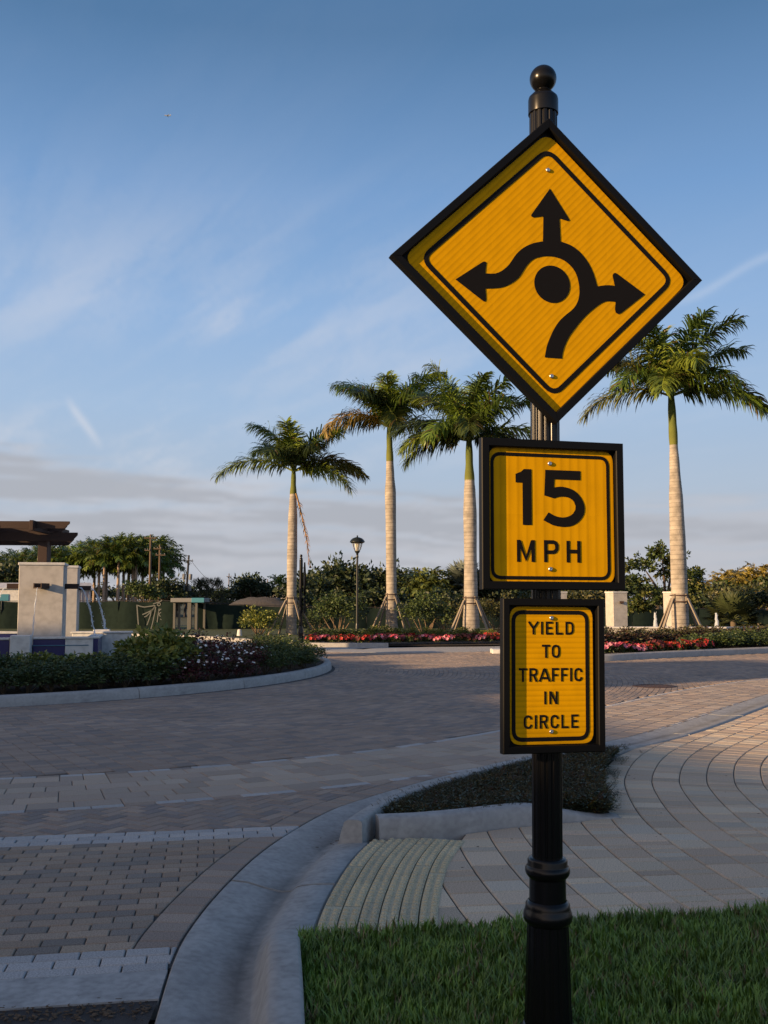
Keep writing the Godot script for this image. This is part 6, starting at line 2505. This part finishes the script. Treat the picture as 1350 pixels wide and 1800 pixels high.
	for q in [[-1.2, 3.3, 0.0, 0.75], [-0.2, 3.9, 0.2, 0.7], [-1.5, 2.4, 0.3, 0.7], [0.2, 2.9, -0.2, 0.8], [1.3, 2.8, 0.1, 0.65], [0.6, 3.6, 0.0, 0.6], [1.2, 2.0, 0.3, 0.7], [-0.7, 1.6, 0.4, 0.85], [0.5, 1.6, 0.5, 0.8], [-1.3, 1.3, 0.0, 0.7]]:
		crown(g, Vector3(q[0], q[1], q[2]), Vector3(q[3], q[3] * 0.75, q[3]), 26, 18, 0.19, 0.12, [[0.05, 0.075, 0.018], [0.085, 0.095, 0.022], [0.034, 0.055, 0.016]], 0.20, 0.7)
	part(br, "crown", g, M.leaf)
	g = G.new()
	g.col = Color(0.12, 0.09, 0.065)
	g.tube([Vector3.ZERO, Vector3(0.05, 0.8, 0), Vector3(0.0, 1.4, 0)], [0.17, 0.13, 0.11], 8, false)
	for q in [[-1.1, 3.3, 0.0], [-0.2, 3.9, 0.2], [1.2, 2.8, 0.1], [0.5, 3.5, 0.0], [-1.4, 2.3, 0.3]]:
		g.tube([Vector3(0, 1.2, 0), Vector3(q[0] * 0.45, 1.2 + (q[1] - 1.2) * 0.55, q[2]), Vector3(q[0], q[1], q[2])], [0.09, 0.06, 0.015], 6, false)
	part(br, "trunk", g, M.bark)
	make_fan_palm("fan_palm", "drooping fan palm bush behind the right fountain wall", 0.75, 1.35, 34, [[0.07, 0.085, 0.03], [0.055, 0.07, 0.03]], Vector3(15.6, 0, -45))
	make_fan_palm("silver_palm", "silvery fan palm just left of the third royal palm", 2.75, 1.75, 34, SILVER, Vector3(5.5, 0, -69))
	var ph := make_far_palm("date_palm", "spiky date palm between the second and third royal palms", "", 2.15, 0.22, 2.15, 34, [[0.065, 0.085, 0.03], [0.05, 0.07, 0.028]], Color(0.14, 0.11, 0.08), -20.0)
	ph.position = Vector3(2.8, 0, -68)
	var sp := make_far_palm("distant_palm", "small distant palm standing against the sky left of the leftmost royal palm", "", 3.6, 0.16, 1.55, 14, PALM, Color(0.25, 0.2, 0.15), -35.0)
	sp.position = Vector3(-12.55, 0, -120)
	var rp := make_far_palm("yellowish_palm", "yellowish palm in the row at the right edge behind the fence", "yellowish palms at the right edge", 2.5, 0.17, 1.7, 18, [[0.12, 0.105, 0.035], [0.09, 0.085, 0.03]], Color(0.30, 0.22, 0.15), -35.0)
	var rs := [[25.6, 76, 0.95], [26.7, 74, 1.05], [28.2, 75, 1.15], [29.4, 73, 1.1], [24.6, 78, 0.85], [30.8, 75, 1.1], [27.4, 79, 1.1]]
	for k in rs.size():
		var o: Node3D = rp if k == 0 else dup(rp, Vector3.ZERO, 0, 1)
		o.position = Vector3(rs[k][0], 0, -rs[k][1])
		o.rotation.y = rng.randf() * TAU
		o.scale = Vector3.ONE * rs[k][2]
	# an unseen building, placed and sized so its shadow covers the junction
	var bd := thing("shade_building", "plain cream building, unseen behind the viewer, placed to shade the junction", "building")
	var c1 := Vector2(-36.7, 7.3)
	var e := Vector2(4.0, -15.0).normalized()
	var f := Vector2(-15.0, -4.0).normalized()
	var mid := c1 + e * 20.0 + f * 7.0
	bd.position = V(mid)
	bd.rotation.y = atan2(e.x, -e.y) + PI
	g = G.new()
	g.bx(Vector3(0, 4.45, 0), Vector3(14, 8.9, 40), 0.0)
	part(bd, "wall", g, M.cream)
	g = G.new()
	g.bx(Vector3(0, 9.0, 0), Vector3(14.3, 0.2, 40.3), 0.02)
	part(bd, "roof", g, M.tin)
	g = G.new()
	# an unseen block added on the roof to stretch the shadow across the road
	g.bx(Vector3(0, 10.3, 0), Vector3(6.0, 2.5, 4.7), 0.03)
	var added_block := part(bd, "shade_block", g, M.cream)
	added_block.position = Vector3(0, 0, 0)
	var inward := Vector3(f.x, 0, -f.y) * -4.0 + Vector3(e.x, 0, -e.y) * (8.65 - 20.0)
	added_block.position = bd.basis.inverse() * inward
	for s: float in [-1.0, 1.0]:
		for k in 8:
			for y: float in [1.7, 5.3]:
				g = G.new()
				g.bx(Vector3(s * 7.01, y, -17.0 + k * 4.8), Vector3(0.08, 1.6, 1.8), 0.01)
				part(bd, "window", g, M.shop)


func build_sky_things() -> void:
	var t := thing("airplane", "tiny distant airliner high in the left of the sky", "airplane", Vector3(-787, 1757, -3500))
	t.rotation = Vector3(0, 0.25, 0.06)
	var g := G.new()
	g.tube([Vector3(-12, 0, 0), Vector3(-10.5, 0, 0), Vector3(-7, 0, 0), Vector3(7, 0, 0), Vector3(11, 0.5, 0), Vector3(12.5, 0.8, 0)], [0.3, 1.2, 1.7, 1.7, 0.8, 0.2], 10)
	part(t, "fuselage", g, M.white)
	for s: float in [-1.0, 1.0]:
		g = G.new()
		g.quad(Vector3(-2.5, -0.5, s * 1.5), Vector3(2.0, -0.5, s * 1.5), Vector3(5.5, 0.3, s * 13.0), Vector3(4.0, 0.3, s * 13.0))
		g.bar(Vector3(0, -0.6, s * 1.0), Vector3(4.6, 0.2, s * 12.8), 1.8, 0.4, 0.05)
		part(t, "wing", g, M.white)
		g = G.new()
		g.bar(Vector3(9.6, 0.6, s * 0.4), Vector3(11.6, 0.9, s * 4.6), 1.4, 0.25, 0.05)
		part(t, "tailplane", g, M.white)
		g = G.new()
		g.tube([Vector3(-1.6, -1.3, s * 4.4), Vector3(1.2, -1.3, s * 4.4)], [0.75, 0.6], 9)
		part(t, "engine", g, M.grey)
	g = G.new()
	g.bar(Vector3(9.4, 1.0, 0), Vector3(12.2, 5.2, 0), 0.35, 1.8, 0.05)
	part(t, "fin", g, M.white)
